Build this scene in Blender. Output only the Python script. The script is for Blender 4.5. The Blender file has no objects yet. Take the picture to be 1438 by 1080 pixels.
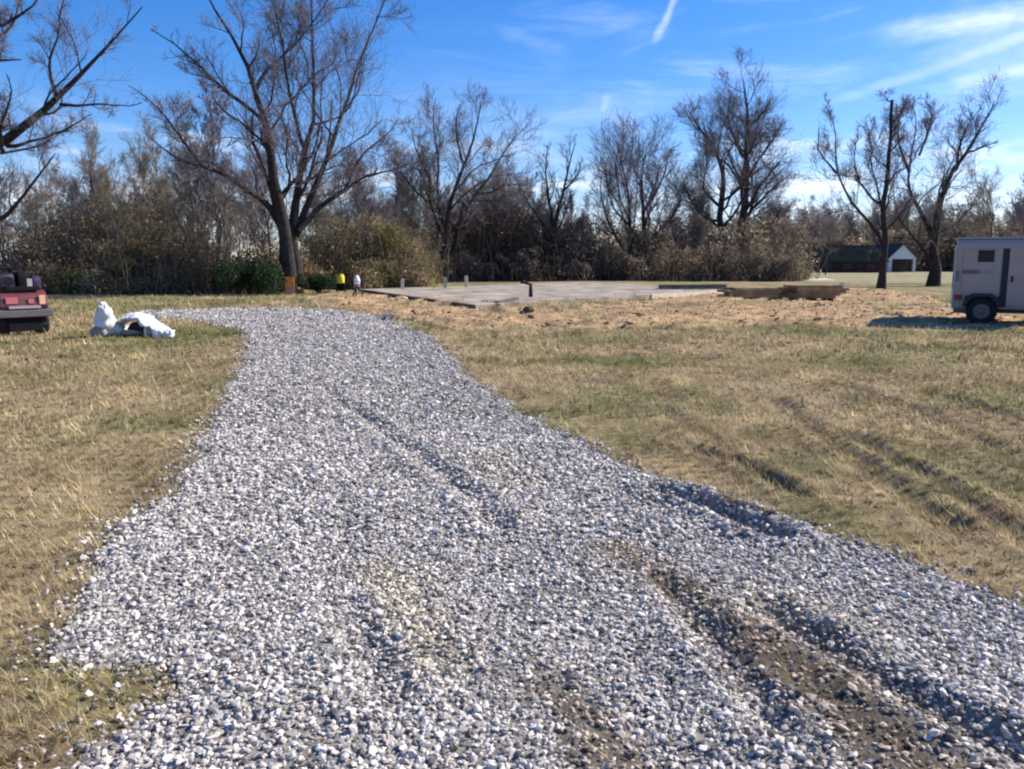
import bpy, math, random
import numpy as np
from mathutils import Vector, Matrix

random.seed(7)
RNG = np.random.default_rng(11)
sc = bpy.context.scene
COL = sc.collection
R = math.radians

# ------------------------------------------------------------------ camera
CAMH = 1.6
F = 1120.0
PITCH = math.atan(172.0 / F)
cp, sp = math.cos(PITCH), math.sin(PITCH)
cam = bpy.data.cameras.new('camera')
cam.sensor_width = 36.0
cam.lens = 36.0 * F / 1438.0
cam.clip_start = 0.05
cam.clip_end = 6000
camo = bpy.data.objects.new('camera', cam)
COL.objects.link(camo)
camo.location = (0, 0, CAMH)
camo.rotation_euler = (math.pi / 2 - PITCH, 0, 0)
sc.camera = camo


def ray(u, v):
    a, b = (u - 719.0) / F, (540.0 - v) / F
    return np.array([a, cp + b * sp, -sp + b * cp])


def P(u, v, d):
    """point seen at (u, v) lying d metres ahead"""
    r = ray(u, v)
    r = r * (d / r[1])
    return np.array([r[0], r[1], r[2] + CAMH])


def G(u, v, z=0.0):
    r = ray(u, v)
    t = (z - CAMH) / r[2]
    return np.array([r[0] * t, r[1] * t])


def GP(pts):
    return np.array([G(u, v) for u, v in pts])


# ------------------------------------------------------------------ noise
def vn(x, y, seed=0):
    x = np.asarray(x, float); y = np.asarray(y, float)
    xi = np.floor(x).astype(np.int64); yi = np.floor(y).astype(np.int64)
    fx = x - xi; fy = y - yi
    fx = fx * fx * (3 - 2 * fx); fy = fy * fy * (3 - 2 * fy)

    def h(a, b):
        n = (a * 374761393 + b * 668265263 + seed * 974634777) & 0x7fffffff
        n = ((n ^ (n >> 13)) * 1274126177) & 0x7fffffff
        return ((n ^ (n >> 16)) & 0xffff) / 65535.0
    a = h(xi, yi); b = h(xi + 1, yi); c = h(xi, yi + 1); d = h(xi + 1, yi + 1)
    return (a * (1 - fx) + b * fx) * (1 - fy) + (c * (1 - fx) + d * fx) * fy


def fbm(x, y, seed=0, o=3):
    s = 0; a = 1; t = 0
    for i in range(o):
        s = s + a * vn(x * 2 ** i + 17 * i, y * 2 ** i + 5 * i, seed + i); t += a; a *= .5
    return s / t


def inpoly(x, y, poly):
    r = np.zeros(x.shape, bool)
    n = len(poly)
    for i in range(n):
        x1, y1 = poly[i]; x2, y2 = poly[(i + 1) % n]
        if y1 == y2: continue
        c = ((y1 > y) != (y2 > y)) & (x < (x2 - x1) * (y - y1) / (y2 - y1) + x1)
        r ^= c
    return r


def dline(x, y, pl):
    """distance to a polyline and signed side"""
    best = np.full(x.shape, 1e9); side = np.zeros(x.shape)
    for i in range(len(pl) - 1):
        ax, ay = pl[i]; bx, by = pl[i + 1]
        dx, dy = bx - ax, by - ay
        L = dx * dx + dy * dy
        t = np.clip(((x - ax) * dx + (y - ay) * dy) / L, 0, 1)
        qx, qy = ax + t * dx - x, ay + t * dy - y
        d = np.sqrt(qx * qx + qy * qy)
        s = (dx * (y - ay) - dy * (x - ax)) / math.sqrt(L)
        m = d < best
        best = np.where(m, d, best); side = np.where(m, s, side)
    return best, side


# ------------------------------------------------------------------ regions on the ground
ROAD = GP([(190, 1500), (120, 1120), (120, 1060), (190, 1010), (265, 965), (235, 938), (150, 940), (62, 935), (80, 890), (125, 815), (151, 762),
           (178, 731), (208, 716), (247, 688), (275, 650), (298, 602), (322, 545), (352, 490), (338, 464), (265, 450), (195, 443), (190, 437),
           (300, 434), (400, 433), (470, 436), (545, 449), (600, 474), (640, 516), (700, 563), (800, 617),
           (900, 665), (1000, 702), (1090, 731), (1250, 778), (1438, 855), (1750, 990), (1750, 1500)])
BERM = GP([(430, 417), (520, 410), (670, 433), (760, 434), (900, 424), (1030, 410), (1180, 404), (1250, 408), (1330, 428), (1800, 436),
           (1800, 475), (1438, 466), (1200, 458), (900, 460), (640, 462), (560, 448), (480, 434), (430, 428)])
RUTS = [  # line, width, depth
    (GP([(455, 545), (490, 572), (560, 622), (610, 655), (668, 706), (700, 740)]), .08, .05),
    (GP([(925, 692), (965, 703), (1010, 718), (1055, 736), (1095, 757)]), .09, .11),
    (GP([(1085, 862), (1130, 890), (1200, 935), (1270, 975), (1340, 1010), (1438, 1062), (1600, 1150)]), .09, .075),
    (GP([(480, 850), (510, 910), (545, 980)]), .07, .032),
    (GP([(930, 820), (985, 880), (1050, 960), (1090, 1020)]), .07, .05),
    (GP([(985, 640), (1050, 655), (1095, 682), (1130, 700)]), .09, .10),
    (GP([(1180, 605), (1222, 628), (1290, 662), (1360, 700), (1438, 758), (1500, 800)]), .09, .065),
    (GP([(1090, 560), (1140, 600), (1200, 645), (1260, 690), (1330, 740)]), .10, .05),
    (GP([(930, 570), (990, 612), (1030, 640)]), .12, .045),
    (GP([(1290, 550), (1380, 572), (1438, 590), (1600, 640)]), .12, .07),
    (GP([(1180, 540), (1250, 560), (1380, 620), (1500, 690)]), .12, .05),
    (GP([(870, 497), (950, 502), (1040, 500)]), .2, .05),
]
BROWN = [(GP([(860, 770), (930, 815), (1000, 860)]), .15, .6), (GP([(1050, 895), (1110, 940), (1200, 1010), (1290, 1080), (1400, 1180)]), .19, .85),
         (GP([(770, 960), (820, 1010), (870, 1080), (930, 1180)]), .12, .6), (GP([(1150, 905), (1240, 965), (1330, 1020)]), .10, .5)]
BEIGE = [(GP([(545, 800), (580, 860), (630, 930)]), .16, .75), (GP([(680, 640), (720, 680)]), .25, .5), (GP([(1080, 850), (1180, 880)]), .15, .5)]


_m = random.Random(12)
MOUNDS = []
for _u, _v in [(690, 432), (715, 431), (740, 431), (770, 430), (800, 427), (835, 424), (862, 421), (890, 420), (925, 417), (960, 415), (640, 431), (600, 425), (1040, 413), (1090, 418), (1200, 420), (1240, 425), (820, 440), (900, 436), (1000, 430), (700, 442)]:
    _g = G(_u, _v); MOUNDS.append((_g[0], _g[1], _m.uniform(.35, .9), _m.uniform(.08, .24)))


def height(x, y):
    r = np.hypot(x, y)
    fade = np.clip((60 - r) / 40, 0, 1)
    z = .05 * (fbm(x * .5, y * .5, 3) - .5) + .03 * (vn(x * 2.3, y * 2.3, 9) - .5) * fade
    bm = bermmask(x, y)
    z = z + bm * (.30 * (fbm(x * .9, y * .9, 21, 4) - .35) + .22 * np.clip(fbm(x * 1.9, y * 1.9, 26, 3) - .5, 0, 1)) * 1.0
    z = z + .6 * np.clip((r - 130) / 150, 0, 1) * fbm(x * .01, y * .01, 5)
    for mx_, my_, mr_, mh_ in MOUNDS:
        z = z + mh_ * np.exp(-((x - mx_) ** 2 + (y - my_) ** 2) / mr_ ** 2) * (.6 + .8 * vn(x * 3, y * 3, 77))
    near = r < 26
    if np.any(near):
        xn, yn = x[near], y[near]
        dz = np.zeros(xn.shape)
        wob = .06 * (vn(xn * 3, yn * 3, 44) - .5)
        for pl, w, dp in RUTS:
            d, s = dline(xn, yn, pl)
            d = d + wob
            g = .75 * np.exp(-(d / w) ** 2)
            lip = np.exp(-((d - w * 1.9) / (w * .9)) ** 2)
            br = .55 + .7 * vn(xn * 4.0, yn * 4.0, 71)
            dz += (-dp * g + dp * .35 * lip) * br
        z[near] += dz
    return z


def bermmask(x, y):
    xx = x + .9 * (fbm(x * .6, y * .6, 51) - .5); yy = y + 2.6 * (fbm(x * .5, y * .5, 52) - .5)
    m = inpoly(xx, yy, BERM).astype(float)
    return m


def roadmask(x, y):
    k = np.clip(np.hypot(x, y) / 9, .5, 2)
    xx = x + k * (.22 * (fbm(x * 2.2, y * 2.2, 61) - .5) + .10 * (vn(x * 9, y * 9, 62) - .5))
    yy = y + k * (.22 * (fbm(x * 2.2, y * 2.2, 63) - .5) + .10 * (vn(x * 9, y * 9, 64) - .5))
    return inpoly(xx, yy, ROAD)


def patch(x, y, L):
    m = np.zeros(x.shape)
    for pl, w, a in L:
        d, s = dline(x, y, pl)
        m = np.maximum(m, a * np.exp(-((d + .12 * (fbm(x * 5, y * 5, 81) - .5)) / w) ** 2))
    return np.clip(m, 0, 1)


def green(x, y):
    """0 dead straw ... 1 green grass"""
    r = np.hypot(x, y)
    g = fbm(x * .55, y * .55, 91, 3) + .45 * (fbm(x * 2.6, y * 2.6, 92, 2) - .5)
    g = (g - .50) * 1.8
    g = g + .6 * np.exp(-((x + 1.75) ** 2 + (y - 3.0) ** 2) / .35) + .20 * np.clip((x + 2 + r * .12) / 3, 0, 1) * (r < 21)          # right side greener
    g = g + .55 * np.exp(-((r - 19) / 4.0) ** 2) * (x < -2) + .35 * (r > 28)
    return np.clip(g, 0, 1)


# ------------------------------------------------------------------ materials
MATS = {}


def mat(name, col, rough=.8, metal=0, noise=0.0, scale=20, bump=0.0, spec=.3, trans=0):
    if name in MATS: return MATS[name]
    m = bpy.data.materials.new(name); m.use_nodes = True
    nt = m.node_tree; b = nt.nodes['Principled BSDF']
    b.inputs['Base Color'].default_value = (*col, 1)
    b.inputs['Roughness'].default_value = rough
    b.inputs['Metallic'].default_value = metal
    b.inputs['Specular IOR Level'].default_value = spec
    tc = nt.nodes.new('ShaderNodeTexCoord')
    nz = nt.nodes.new('ShaderNodeTexNoise'); nz.inputs['Scale'].default_value = scale; nz.inputs['Detail'].default_value = 6
    nt.links.new(tc.outputs['Object'], nz.inputs['Vector'])
    if noise:
        mx = nt.nodes.new('ShaderNodeMix'); mx.data_type = 'RGBA'; mx.blend_type = 'MULTIPLY'; mx.inputs[0].default_value = 1
        mr = nt.nodes.new('ShaderNodeMapRange'); mr.inputs[1].default_value = .3; mr.inputs[2].default_value = .7
        mr.inputs[3].default_value = 1 - noise; mr.inputs[4].default_value = 1 + noise
        nt.links.new(nz.outputs['Fac'], mr.inputs[0])
        mx.inputs[6].default_value = (*col, 1)
        nt.links.new(mr.outputs[0], mx.inputs[7])
        nt.links.new(mx.outputs[2], b.inputs['Base Color'])
    if bump:
        bp = nt.nodes.new('ShaderNodeBump'); bp.inputs['Strength'].default_value = bump; bp.inputs['Distance'].default_value = .02
        nt.links.new(nz.outputs['Fac'], bp.inputs['Height']); nt.links.new(bp.outputs[0], b.inputs['Normal'])
    MATS[name] = m
    return m


def attrmat(name, rough=.9, translucent=0.0, spec=.15, noise=0.0, scale=6):
    """base colour from the point colours of the mesh"""
    m = bpy.data.materials.new(name); m.use_nodes = True
    nt = m.node_tree; b = nt.nodes['Principled BSDF']
    a = nt.nodes.new('ShaderNodeAttribute'); a.attribute_name = 'tint'
    b.inputs['Roughness'].default_value = rough; b.inputs['Specular IOR Level'].default_value = spec
    src = a.outputs['Color']
    if noise:
        tc = nt.nodes.new('ShaderNodeTexCoord')
        nz = nt.nodes.new('ShaderNodeTexNoise'); nz.inputs['Scale'].default_value = scale; nz.inputs['Detail'].default_value = 8; nz.inputs['Roughness'].default_value = .7
        nt.links.new(tc.outputs['Object'], nz.inputs['Vector'])
        mr = nt.nodes.new('ShaderNodeMapRange'); mr.inputs[1].default_value = .3; mr.inputs[2].default_value = .7
        mr.inputs[3].default_value = 1 - noise; mr.inputs[4].default_value = 1 + noise
        nt.links.new(nz.outputs['Fac'], mr.inputs[0])
        mx = nt.nodes.new('ShaderNodeMix'); mx.data_type = 'RGBA'; mx.blend_type = 'MULTIPLY'; mx.inputs[0].default_value = 1
        nt.links.new(src, mx.inputs[6]); nt.links.new(mr.outputs[0], mx.inputs[7]); src = mx.outputs[2]
        bp = nt.nodes.new('ShaderNodeBump'); bp.inputs['Strength'].default_value = .9; bp.inputs['Distance'].default_value = .05
        nt.links.new(nz.outputs['Fac'], bp.inputs['Height']); nt.links.new(bp.outputs[0], b.inputs['Normal'])
    nt.links.new(src, b.inputs['Base Color'])
    if translucent:
        t = nt.nodes.new('ShaderNodeBsdfTranslucent'); nt.links.new(src, t.inputs['Color'])
        ms = nt.nodes.new('ShaderNodeMixShader'); ms.inputs[0].default_value = translucent
        out = nt.nodes['Material Output']
        nt.links.new(b.outputs[0], ms.inputs[1]); nt.links.new(t.outputs[0], ms.inputs[2]); nt.links.new(ms.outputs[0], out.inputs[0])
    return m


# ------------------------------------------------------------------ mesh helpers
def tag(o, label=None, cat=None, group=None, kind=None):
    if label: o['label'] = label
    if cat: o['category'] = cat
    if group: o['group'] = group
    if kind: o['kind'] = kind
    return o


def npmesh(name, verts, faces, m, tint=None, smooth=False):
    """verts (V,3), faces (Fn,k) with equal k"""
    me = bpy.data.meshes.new(name)
    verts = np.ascontiguousarray(verts, dtype=np.float32); faces = np.ascontiguousarray(faces, dtype=np.int32)
    k = faces.shape[1]; nf = len(faces)
    me.vertices.add(len(verts)); me.vertices.foreach_set('co', verts.ravel())
    me.loops.add(nf * k); me.loops.foreach_set('vertex_index', faces.ravel())
    me.polygons.add(nf); me.polygons.foreach_set('loop_start', np.arange(0, nf * k, k, dtype=np.int32))
    me.update(calc_edges=True)
    if tint is not None:
        ca = me.color_attributes.new('tint', 'FLOAT_COLOR', 'POINT')
        c = np.ones((len(verts), 4), np.float32); c[:, :3] = tint
        ca.data.foreach_set('color', c.ravel())
    me.polygons.foreach_set('use_smooth', np.full(nf, smooth))
    if m: me.materials.append(m)
    return me


def link(name, me, parent=None, loc=None):
    o = bpy.data.objects.new(name, me); COL.objects.link(o)
    if parent: o.parent = parent
    if loc is not None: o.location = loc
    return o


def empty(name, loc, rz=0):
    o = bpy.data.objects.new(name, None); COL.objects.link(o)
    o.location = loc; o.rotation_euler = (0, 0, rz); o.empty_display_size = .2
    return o


class MB:
    def __init__(s): s.v = []; s.f = []

    def add(s, vs, fs, M=None):
        n = len(s.v)
        for p in vs:
            p = Vector(p)
            if M is not None: p = M @ p
            s.v.append(p[:])
        s.f += [tuple(i + n for i in q) for q in fs]
        return s

    def box(s, x0, x1, y0, y1, z0, z1, M=None, jig=0):
        vs = [(x, y, z) for z in (z0, z1) for y in (y0, y1) for x in (x0, x1)]
        if jig: vs = [tuple(c + random.uniform(-jig, jig) for c in p) for p in vs]
        return s.add(vs, [(0, 2, 3, 1), (4, 5, 7, 6), (0, 1, 5, 4), (2, 6, 7, 3), (0, 4, 6, 2), (1, 3, 7, 5)], M)

    def cyl(s, p0, p1, r0, r1=None, k=12, cap=True):
        r1 = r0 if r1 is None else r1
        p0 = Vector(p0); p1 = Vector(p1); d = (p1 - p0).normalized()
        u = d.orthogonal().normalized(); w = d.cross(u)
        vs = []
        for p, r in ((p0, r0), (p1, r1)):
            for i in range(k):
                a = 2 * math.pi * i / k
                vs.append((p + u * math.cos(a) * r + w * math.sin(a) * r)[:])
        fs = [(i, (i + 1) % k, k + (i + 1) % k, k + i) for i in range(k)]
        if cap: fs += [tuple(range(k - 1, -1, -1)), tuple(range(k, 2 * k))]
        return s.add(vs, fs)

    def prism(s, outline, y0, y1, M=None):
        """outline in x,z extruded along y"""
        n = len(outline)
        vs = [(x, y0, z) for x, z in outline] + [(x, y1, z) for x, z in outline]
        fs = [(i, (i + 1) % n, n + (i + 1) % n, n + i) for i in range(n)] + [tuple(range(n - 1, -1, -1)), tuple(range(n, 2 * n))]
        return s.add(vs, fs, M)

    def lathe(s, prof, c=(0, 0, 0), k=16, wob=0):
        vs = []; n = len(prof)
        for i in range(k):
            a = 2 * math.pi * i / k
            for r, z in prof:
                rr = r * (1 + random.uniform(-wob, wob))
                vs.append((c[0] + rr * math.cos(a), c[1] + rr * math.sin(a), c[2] + z))
        fs = [(i * n + j, ((i + 1) % k) * n + j, ((i + 1) % k) * n + j + 1, i * n + j + 1) for i in range(k) for j in range(n - 1)]
        return s.add(vs, fs)

    def build(s, name, m, parent=None, smooth=False, bevel=0, loc=None):
        me = bpy.data.meshes.new(name); me.from_pydata(s.v, [], s.f); me.update()
        import bmesh
        bm = bmesh.new(); bm.from_mesh(me); bmesh.ops.recalc_face_normals(bm, faces=bm.faces)
        if bevel: bmesh.ops.bevel(bm, geom=list(bm.edges), offset=bevel, segments=2, affect='EDGES', profile=.6)
        bm.to_mesh(me); bm.free()
        me.polygons.foreach_set('use_smooth', [smooth] * len(me.polygons))
        me.materials.append(m)
        return link(name, me, parent, loc)


# ------------------------------------------------------------------ light, world
SUN_AZ, SUN_EL = R(68), R(37)
sd = Vector((math.sin(SUN_AZ) * math.cos(SUN_EL), math.cos(SUN_AZ) * math.cos(SUN_EL), math.sin(SUN_EL)))
sl = bpy.data.lights.new('sun', 'SUN'); sl.energy = 4.6; sl.angle = R(.53); sl.color = (1, .94, .86)
so = bpy.data.objects.new('sun', sl); COL.objects.link(so); so.rotation_euler = sd.to_track_quat('Z', 'Y').to_euler(); so.location = (30, 10, 40)

w = bpy.data.worlds.new('World'); sc.world = w; w.use_nodes = True
nt = w.node_tree; N = nt.nodes; L = nt.links
bg = N['Background']; bg.inputs['Strength'].default_value = .1
sky = N.new('ShaderNodeTexSky'); sky.sky_type = 'NISHITA'; sky.sun_disc = False
sky.sun_elevation = SUN_EL; sky.sun_rotation = SUN_AZ; sky.air_density = 1.0; sky.dust_density = .35; sky.ozone_density = 3.5
hs = N.new('ShaderNodeHueSaturation'); hs.inputs['Saturation'].default_value = 1.38; hs.inputs['Value'].default_value = .95
L.new(sky.outputs[0], hs.inputs['Color'])
tn = N.new('ShaderNodeMix'); tn.data_type = 'RGBA'; tn.blend_type = 'MULTIPLY'; tn.inputs[0].default_value = 1; tn.inputs[7].default_value = (.98, .93, 1.16, 1)
L.new(hs.outputs[0], tn.inputs[6])
tc = N.new('ShaderNodeTexCoord')


def math_node(op, a, b=None, clamp=False):
    n = N.new('ShaderNodeMath'); n.operation = op; n.use_clamp = clamp
    for i, x in enumerate((a, b)):
        if x is None: continue
        if isinstance(x, (int, float)): n.inputs[i].default_value = x
        else: L.new(x, n.inputs[i])
    return n.outputs[0]


def dotn(vec):
    n = N.new('ShaderNodeVectorMath'); n.operation = 'DOT_PRODUCT'
    L.new(tc.outputs['Generated'], n.inputs[0]); n.inputs[1].default_value = vec
    return n.outputs['Value']


def mapr(x, a, b, c, d):
    n = N.new('ShaderNodeMapRange'); n.interpolation_type = 'SMOOTHSTEP'
    L.new(x, n.inputs[0])
    for i, v in enumerate((a, b, c, d)): n.inputs[i + 1].default_value = v
    return n.outputs[0]


def noise_dir(scale_vec, sc_, det=5, rough=.6, dist=0):
    mp = N.new('ShaderNodeMapping'); mp.inputs['Scale'].default_value = scale_vec
    L.new(tc.outputs['Generated'], mp.inputs[0])
    n = N.new('ShaderNodeTexNoise'); n.inputs['Scale'].default_value = sc_; n.inputs['Detail'].default_value = det
    n.inputs['Roughness'].default_value = rough; n.inputs['Distortion'].default_value = dist
    L.new(mp.outputs[0], n.inputs[0])
    return n.outputs['Fac']


def streak(p0, p1, width, amp, rag=.5, taper=True):
    """an ice-cloud streak along the great circle between two directions of the sky"""
    a = Vector(ray(*p0)).normalized(); b = Vector(ray(*p1)).normalized()
    n = a.cross(b).normalized(); mid = (a + b).normalized(); al = (b - a).normalized(); half = (b - a).length / 2
    d = dotn(n)
    wv = math_node('MULTIPLY', math_node('SUBTRACT', noise_dir((1, 1, 1), 14, 3), .5), width * 2.2 * rag)
    d = math_node('ABSOLUTE', math_node('ADD', d, wv))
    m = mapr(d, 0, width, 1, 0)
    t = dotn(al)
    e = mapr(math_node('ABSOLUTE', t), half * .55, half * 1.15, 1, 0)
    tex = mapr(noise_dir((1, 1, 2.5), 22, 6, .65), .25, .7, .35, 1)
    return math_node('MULTIPLY', math_node('MULTIPLY', m, e), math_node('MULTIPLY', tex, amp))


cl = streak((955, -25), (918, 62), .0075, .38, 1.2)
cl = math_node('ADD', cl, streak((1600, -12), (1235, 52), .017, .55, .7))
cl = math_node('ADD', cl, streak((1560, 10), (1150, 150), .009, .20, .6))
cl = math_node('ADD', cl, streak((850, 130), (847, 160), .008, .16, .9))
cl = math_node('ADD', cl, streak((700, 42), (800, 74), .014, .09, .8))
cl = math_node('ADD', cl, streak((1500, 90), (1330, 118), .012, .3, .5))
el = dotn((0, 0, 1))
# thin cirrus veils to the right, small pale clouds low over the trees
side = mapr(dotn(Vector(ray(1438, 120)).normalized()), .72, .99, 0, 1)
cir = math_node('MULTIPLY', mapr(noise_dir((1.2, 2.0, 7.0), 3.2, 7, .62, .6), .45, .8, 0, .45), math_node('ADD', math_node('MULTIPLY', side, .55), .08))
cl = math_node('ADD', cl, cir)
low = math_node('MULTIPLY', mapr(noise_dir((2.2, 2.2, 9.0), 3.6, 5, .55, .3), .50, .70, 0, .9), mapr(el, .02, .20, 1, 0))
cl = math_node('ADD', cl, low, True)
lc = streak((1225, 250), (1085, 268), .020, .9, .5)
cl = math_node('ADD', cl, lc, True)
mx = N.new('ShaderNodeMix'); mx.data_type = 'RGBA'
L.new(cl, mx.inputs[0]); L.new(tn.outputs[2], mx.inputs[6]); mx.inputs[7].default_value = (8.6, 9.0, 9.6, 1)
L.new(mx.outputs[2], bg.inputs['Color'])

# ------------------------------------------------------------------ ground sheet
def build_ground():
    r = [1.2]
    while r[-1] < 1800: r.append(r[-1] * (1.0065 if r[-1] < 40 else 1.03))
    r = np.array(r)
    front = np.radians(np.arange(-46, 46, .22)); back = np.radians(np.arange(46, 314, 3.0))
    th = np.concatenate([front, back])
    RR, TH = np.meshgrid(r, th, indexing='ij')
    x = RR * np.sin(TH); y = RR * np.cos(TH)
    shp = x.shape
    xf, yf = x.ravel(), y.ravel()
    z = height(xf, yf)
    ir, it = shp
    I = np.arange(ir * it).reshape(shp)
    a = I[:-1]; b = I[1:]
    F4 = np.stack([a, b, np.roll(b, -1, 1), np.roll(a, -1, 1)], -1).reshape(-1, 4)
    V = np.stack([xf, yf, z], 1)
    g = green(xf, yf)[:, None]; bm = bermmask(xf, yf)[:, None]
    n1 = fbm(xf * 7, yf * 7, 33, 3)[:, None]
    straw = np.array([.33, .245, .135]); grn = np.array([.135, .135, .045]); tan = np.array([.46, .295, .155]); soil = np.array([.11, .075, .045])
    col = straw * (1 - g) + grn * g
    dark = np.clip((fbm(xf * 1.3, yf * 1.3, 37)[:, None] - .55) * 4, 0, 1)
    col = col * (1 - .45 * dark) + soil * .45 * dark
    col = col * (.75 + .5 * n1)
    gp = np.clip((fbm(xf * .8, yf * .8, 39, 3)[:, None] - .50) * 5, 0, .7)
    dk = .55 + .9 * fbm(xf * 2.2, yf * 2.2, 40, 3)[:, None]
    col = col * (1 - bm * (1 - gp)) + tan * (.62 + .7 * n1) * dk * bm * (1 - gp)
    far = np.clip((RR.ravel()[:, None] - 60) / 20, 0, 1)
    col = col * (1 - far) + np.array([.29, .255, .14]) * (.8 + .4 * n1) * far
    for pl, w_, dp in RUTS[5:]:
        near = np.hypot(xf, yf) < 26
        d, s = dline(xf[near], yf[near], pl)
        k = (np.exp(-(d / (w_ * 1.2)) ** 2) * .5)[:, None]
        col[near] = col[near] * (1 - k) + soil * k
    me = npmesh('ground', V, F4, attrmat('earth', .95, 0, .1, .45, 9), col, True)
    o = link('ground', me); tag(o, kind='structure')
    # centre cap under the camera
    k = shp[1]
    # the driveway sheet: a few mm above the ground, following its shape
    sub = (RR[:-1] > 1.2) & (RR[:-1] < 42)
    cx, cy = x[:-1].ravel(), y[:-1].ravel()
    m = roadmask(cx, cy) & (np.hypot(cx, cy) < 42)
    fa = F4[m]
    used = np.unique(fa); remap = np.full(len(V), -1); remap[used] = np.arange(len(used))
    V2 = V[used].copy(); V2[:, 2] += .008
    xx, yy = V2[:, 0], V2[:, 1]
    br = patch(xx, yy, BROWN)[:, None]; be = patch(xx, yy, BEIGE)[:, None]
    n2 = fbm(xx * 30, yy * 30, 35, 2)[:, None]
    c = np.array([.36, .33, .29]) * (.45 + 1.1 * n2)
    c = c * (1 - be * .8) + np.array([.30, .27, .20]) * be * .8
    c = c * (1 - br) + np.array([.125, .088, .058]) * (.6 + .8 * n2) * br
    me = npmesh('gravel_driveway', V2, remap[fa], attrmat('driveway_base', .95, 0, .1, .4, 40), c, True)
    tag(link('gravel_driveway', me), kind='structure')


build_ground()
# ground close under the camera (behind the frame's lower edge)
mb = MB(); mb.lathe([(.001, .0), (1.21, 0.0)], k=40)
tag(mb.build('ground', mat('earth_plain', (.15, .14, .11), .95, noise=.3)), kind='structure')


# ------------------------------------------------------------------ gravel stones
def ico():
    t = (1 + 5 ** .5) / 2
    v = np.array([(-1, t, 0), (1, t, 0), (-1, -t, 0), (1, -t, 0), (0, -1, t), (0, 1, t), (0, -1, -t), (0, 1, -t), (t, 0, -1), (t, 0, 1), (-t, 0, -1), (-t, 0, 1)], float)
    v /= np.linalg.norm(v[0])
    f = np.array([(0, 11, 5), (0, 5, 1), (0, 1, 7), (0, 7, 10), (0, 10, 11), (1, 5, 9), (5, 11, 4), (11, 10, 2), (10, 7, 6), (7, 1, 8),
                  (3, 9, 4), (3, 4, 2), (3, 2, 6), (3, 6, 8), (3, 8, 9), (4, 9, 5), (2, 4, 11), (6, 2, 10), (8, 6, 7), (9, 8, 1)])
    return v, f


def rotm(n):
    q = RNG.normal(size=(n, 4)); q /= np.linalg.norm(q, axis=1)[:, None]
    w_, x, y, z = q.T
    return np.stack([1 - 2 * (y * y + z * z), 2 * (x * y - z * w_), 2 * (x * z + y * w_), 2 * (x * y + z * w_), 1 - 2 * (x * x + z * z), 2 * (y * z - x * w_),
                     2 * (x * z - y * w_), 2 * (y * z + x * w_), 1 - 2 * (x * x + y * y)], 1).reshape(n, 3, 3)


def scatter(r0, r1, dens, th=44):
    """random points on the visible ground sector, dens per m2"""
    A = math.radians(2 * th) * (r1 * r1 - r0 * r0) / 2
    n = int(A * dens)
    r = np.sqrt(RNG.uniform(r0 * r0, r1 * r1, n)); t = np.radians(RNG.uniform(-th, th, n))
    return r * np.sin(t), r * np.cos(t)


def build_stones():
    iv, f = ico()
    VV = []; FF = []; CC = []; off = 0
    for r0, r1, dens, size in ((1.9, 4.5, 5200, .0100), (4.5, 8, 3200, .0125), (8, 14, 1050, .018), (14, 22, 700, .0205), (22, 34, 380, .027)):
        x, y = scatter(r0, r1, dens)
        m = roadmask(x + RNG.normal(0, .05, len(x)) * (1 + r0 / 12), y + RNG.normal(0, .05, len(x)) * (1 + r0 / 12))
        # a few strays beyond the edge
        stray = (~m) & (RNG.random(len(x)) < .07) & (roadmask(x + .22, y) | roadmask(x - .22, y) | roadmask(x, y + .25) | roadmask(x, y - .25))
        br = patch(x, y, BROWN); be = patch(x, y, BEIGE)
        keep = (m & (RNG.random(len(x)) > br * .84)) | stray
        x, y, br, be = x[keep], y[keep], br[keep], be[keep]
        n = len(x)
        s = size * .86 * np.exp(np.clip(RNG.normal(0, .34, n), -1, .7))
        
        if r0 >= 8:
            iv = np.array([(1, 0, 0), (-1, 0, 0), (0, 1, 0), (0, -1, 0), (0, 0, 1), (0, 0, -1)], float)
            f = np.array([(0, 2, 4), (2, 1, 4), (1, 3, 4), (3, 0, 4), (2, 0, 5), (1, 2, 5), (3, 1, 5), (0, 3, 5)])
        nv = len(iv)
        tv = iv[None] * (1 + RNG.uniform(-.42, .42, (n, nv, 1)))
        tv = tv * np.stack([RNG.uniform(.9, 1.5, n), RNG.uniform(.75, 1.1, n), RNG.uniform(.5, .9, n)], 1)[:, None]
        V = np.einsum('nij,nkj->nki', rotm(n), tv) * s[:, None, None]
        z = height(x, y) + s * .22 + np.abs(RNG.normal(0, .42, n)) * s + .005
        V[:, :, 2] *= .72; V += np.stack([x, y, z], 1)[:, None]
        lum = np.clip(.475 * np.exp(RNG.normal(0, .36, n)), .06, .85)
        dk = RNG.random(n) < .15; lum[dk] *= .35
        c = lum[:, None] * np.array([1.06, .95, .84])
        warm = (RNG.random(n) < .07)[:, None]
        c = np.where(warm, lum[:, None] * np.array([1.08, .98, .82]), c)
        t = (.75 * be)[:, None]; c = c * (1 - t) + c * np.array([1.10, 1.02, .78]) * t
        t = np.clip(br, 0, .8)[:, None]; c = c * (1 - t) + c * np.array([.75, .60, .45]) * t
        VV.append(V.reshape(-1, 3)); FF.append((f[None] + (np.arange(n) * nv)[:, None, None]).reshape(-1, 3) + off); off += n * nv
        CC.append(np.repeat(c, nv, 0))
    me = npmesh('gravel', np.concatenate(VV), np.concatenate(FF), attrmat('stone', .85, 0, .25), np.concatenate(CC))
    tag(link('gravel', me), kind='stuff')
    print('stones', off // 12)


build_stones()


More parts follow.
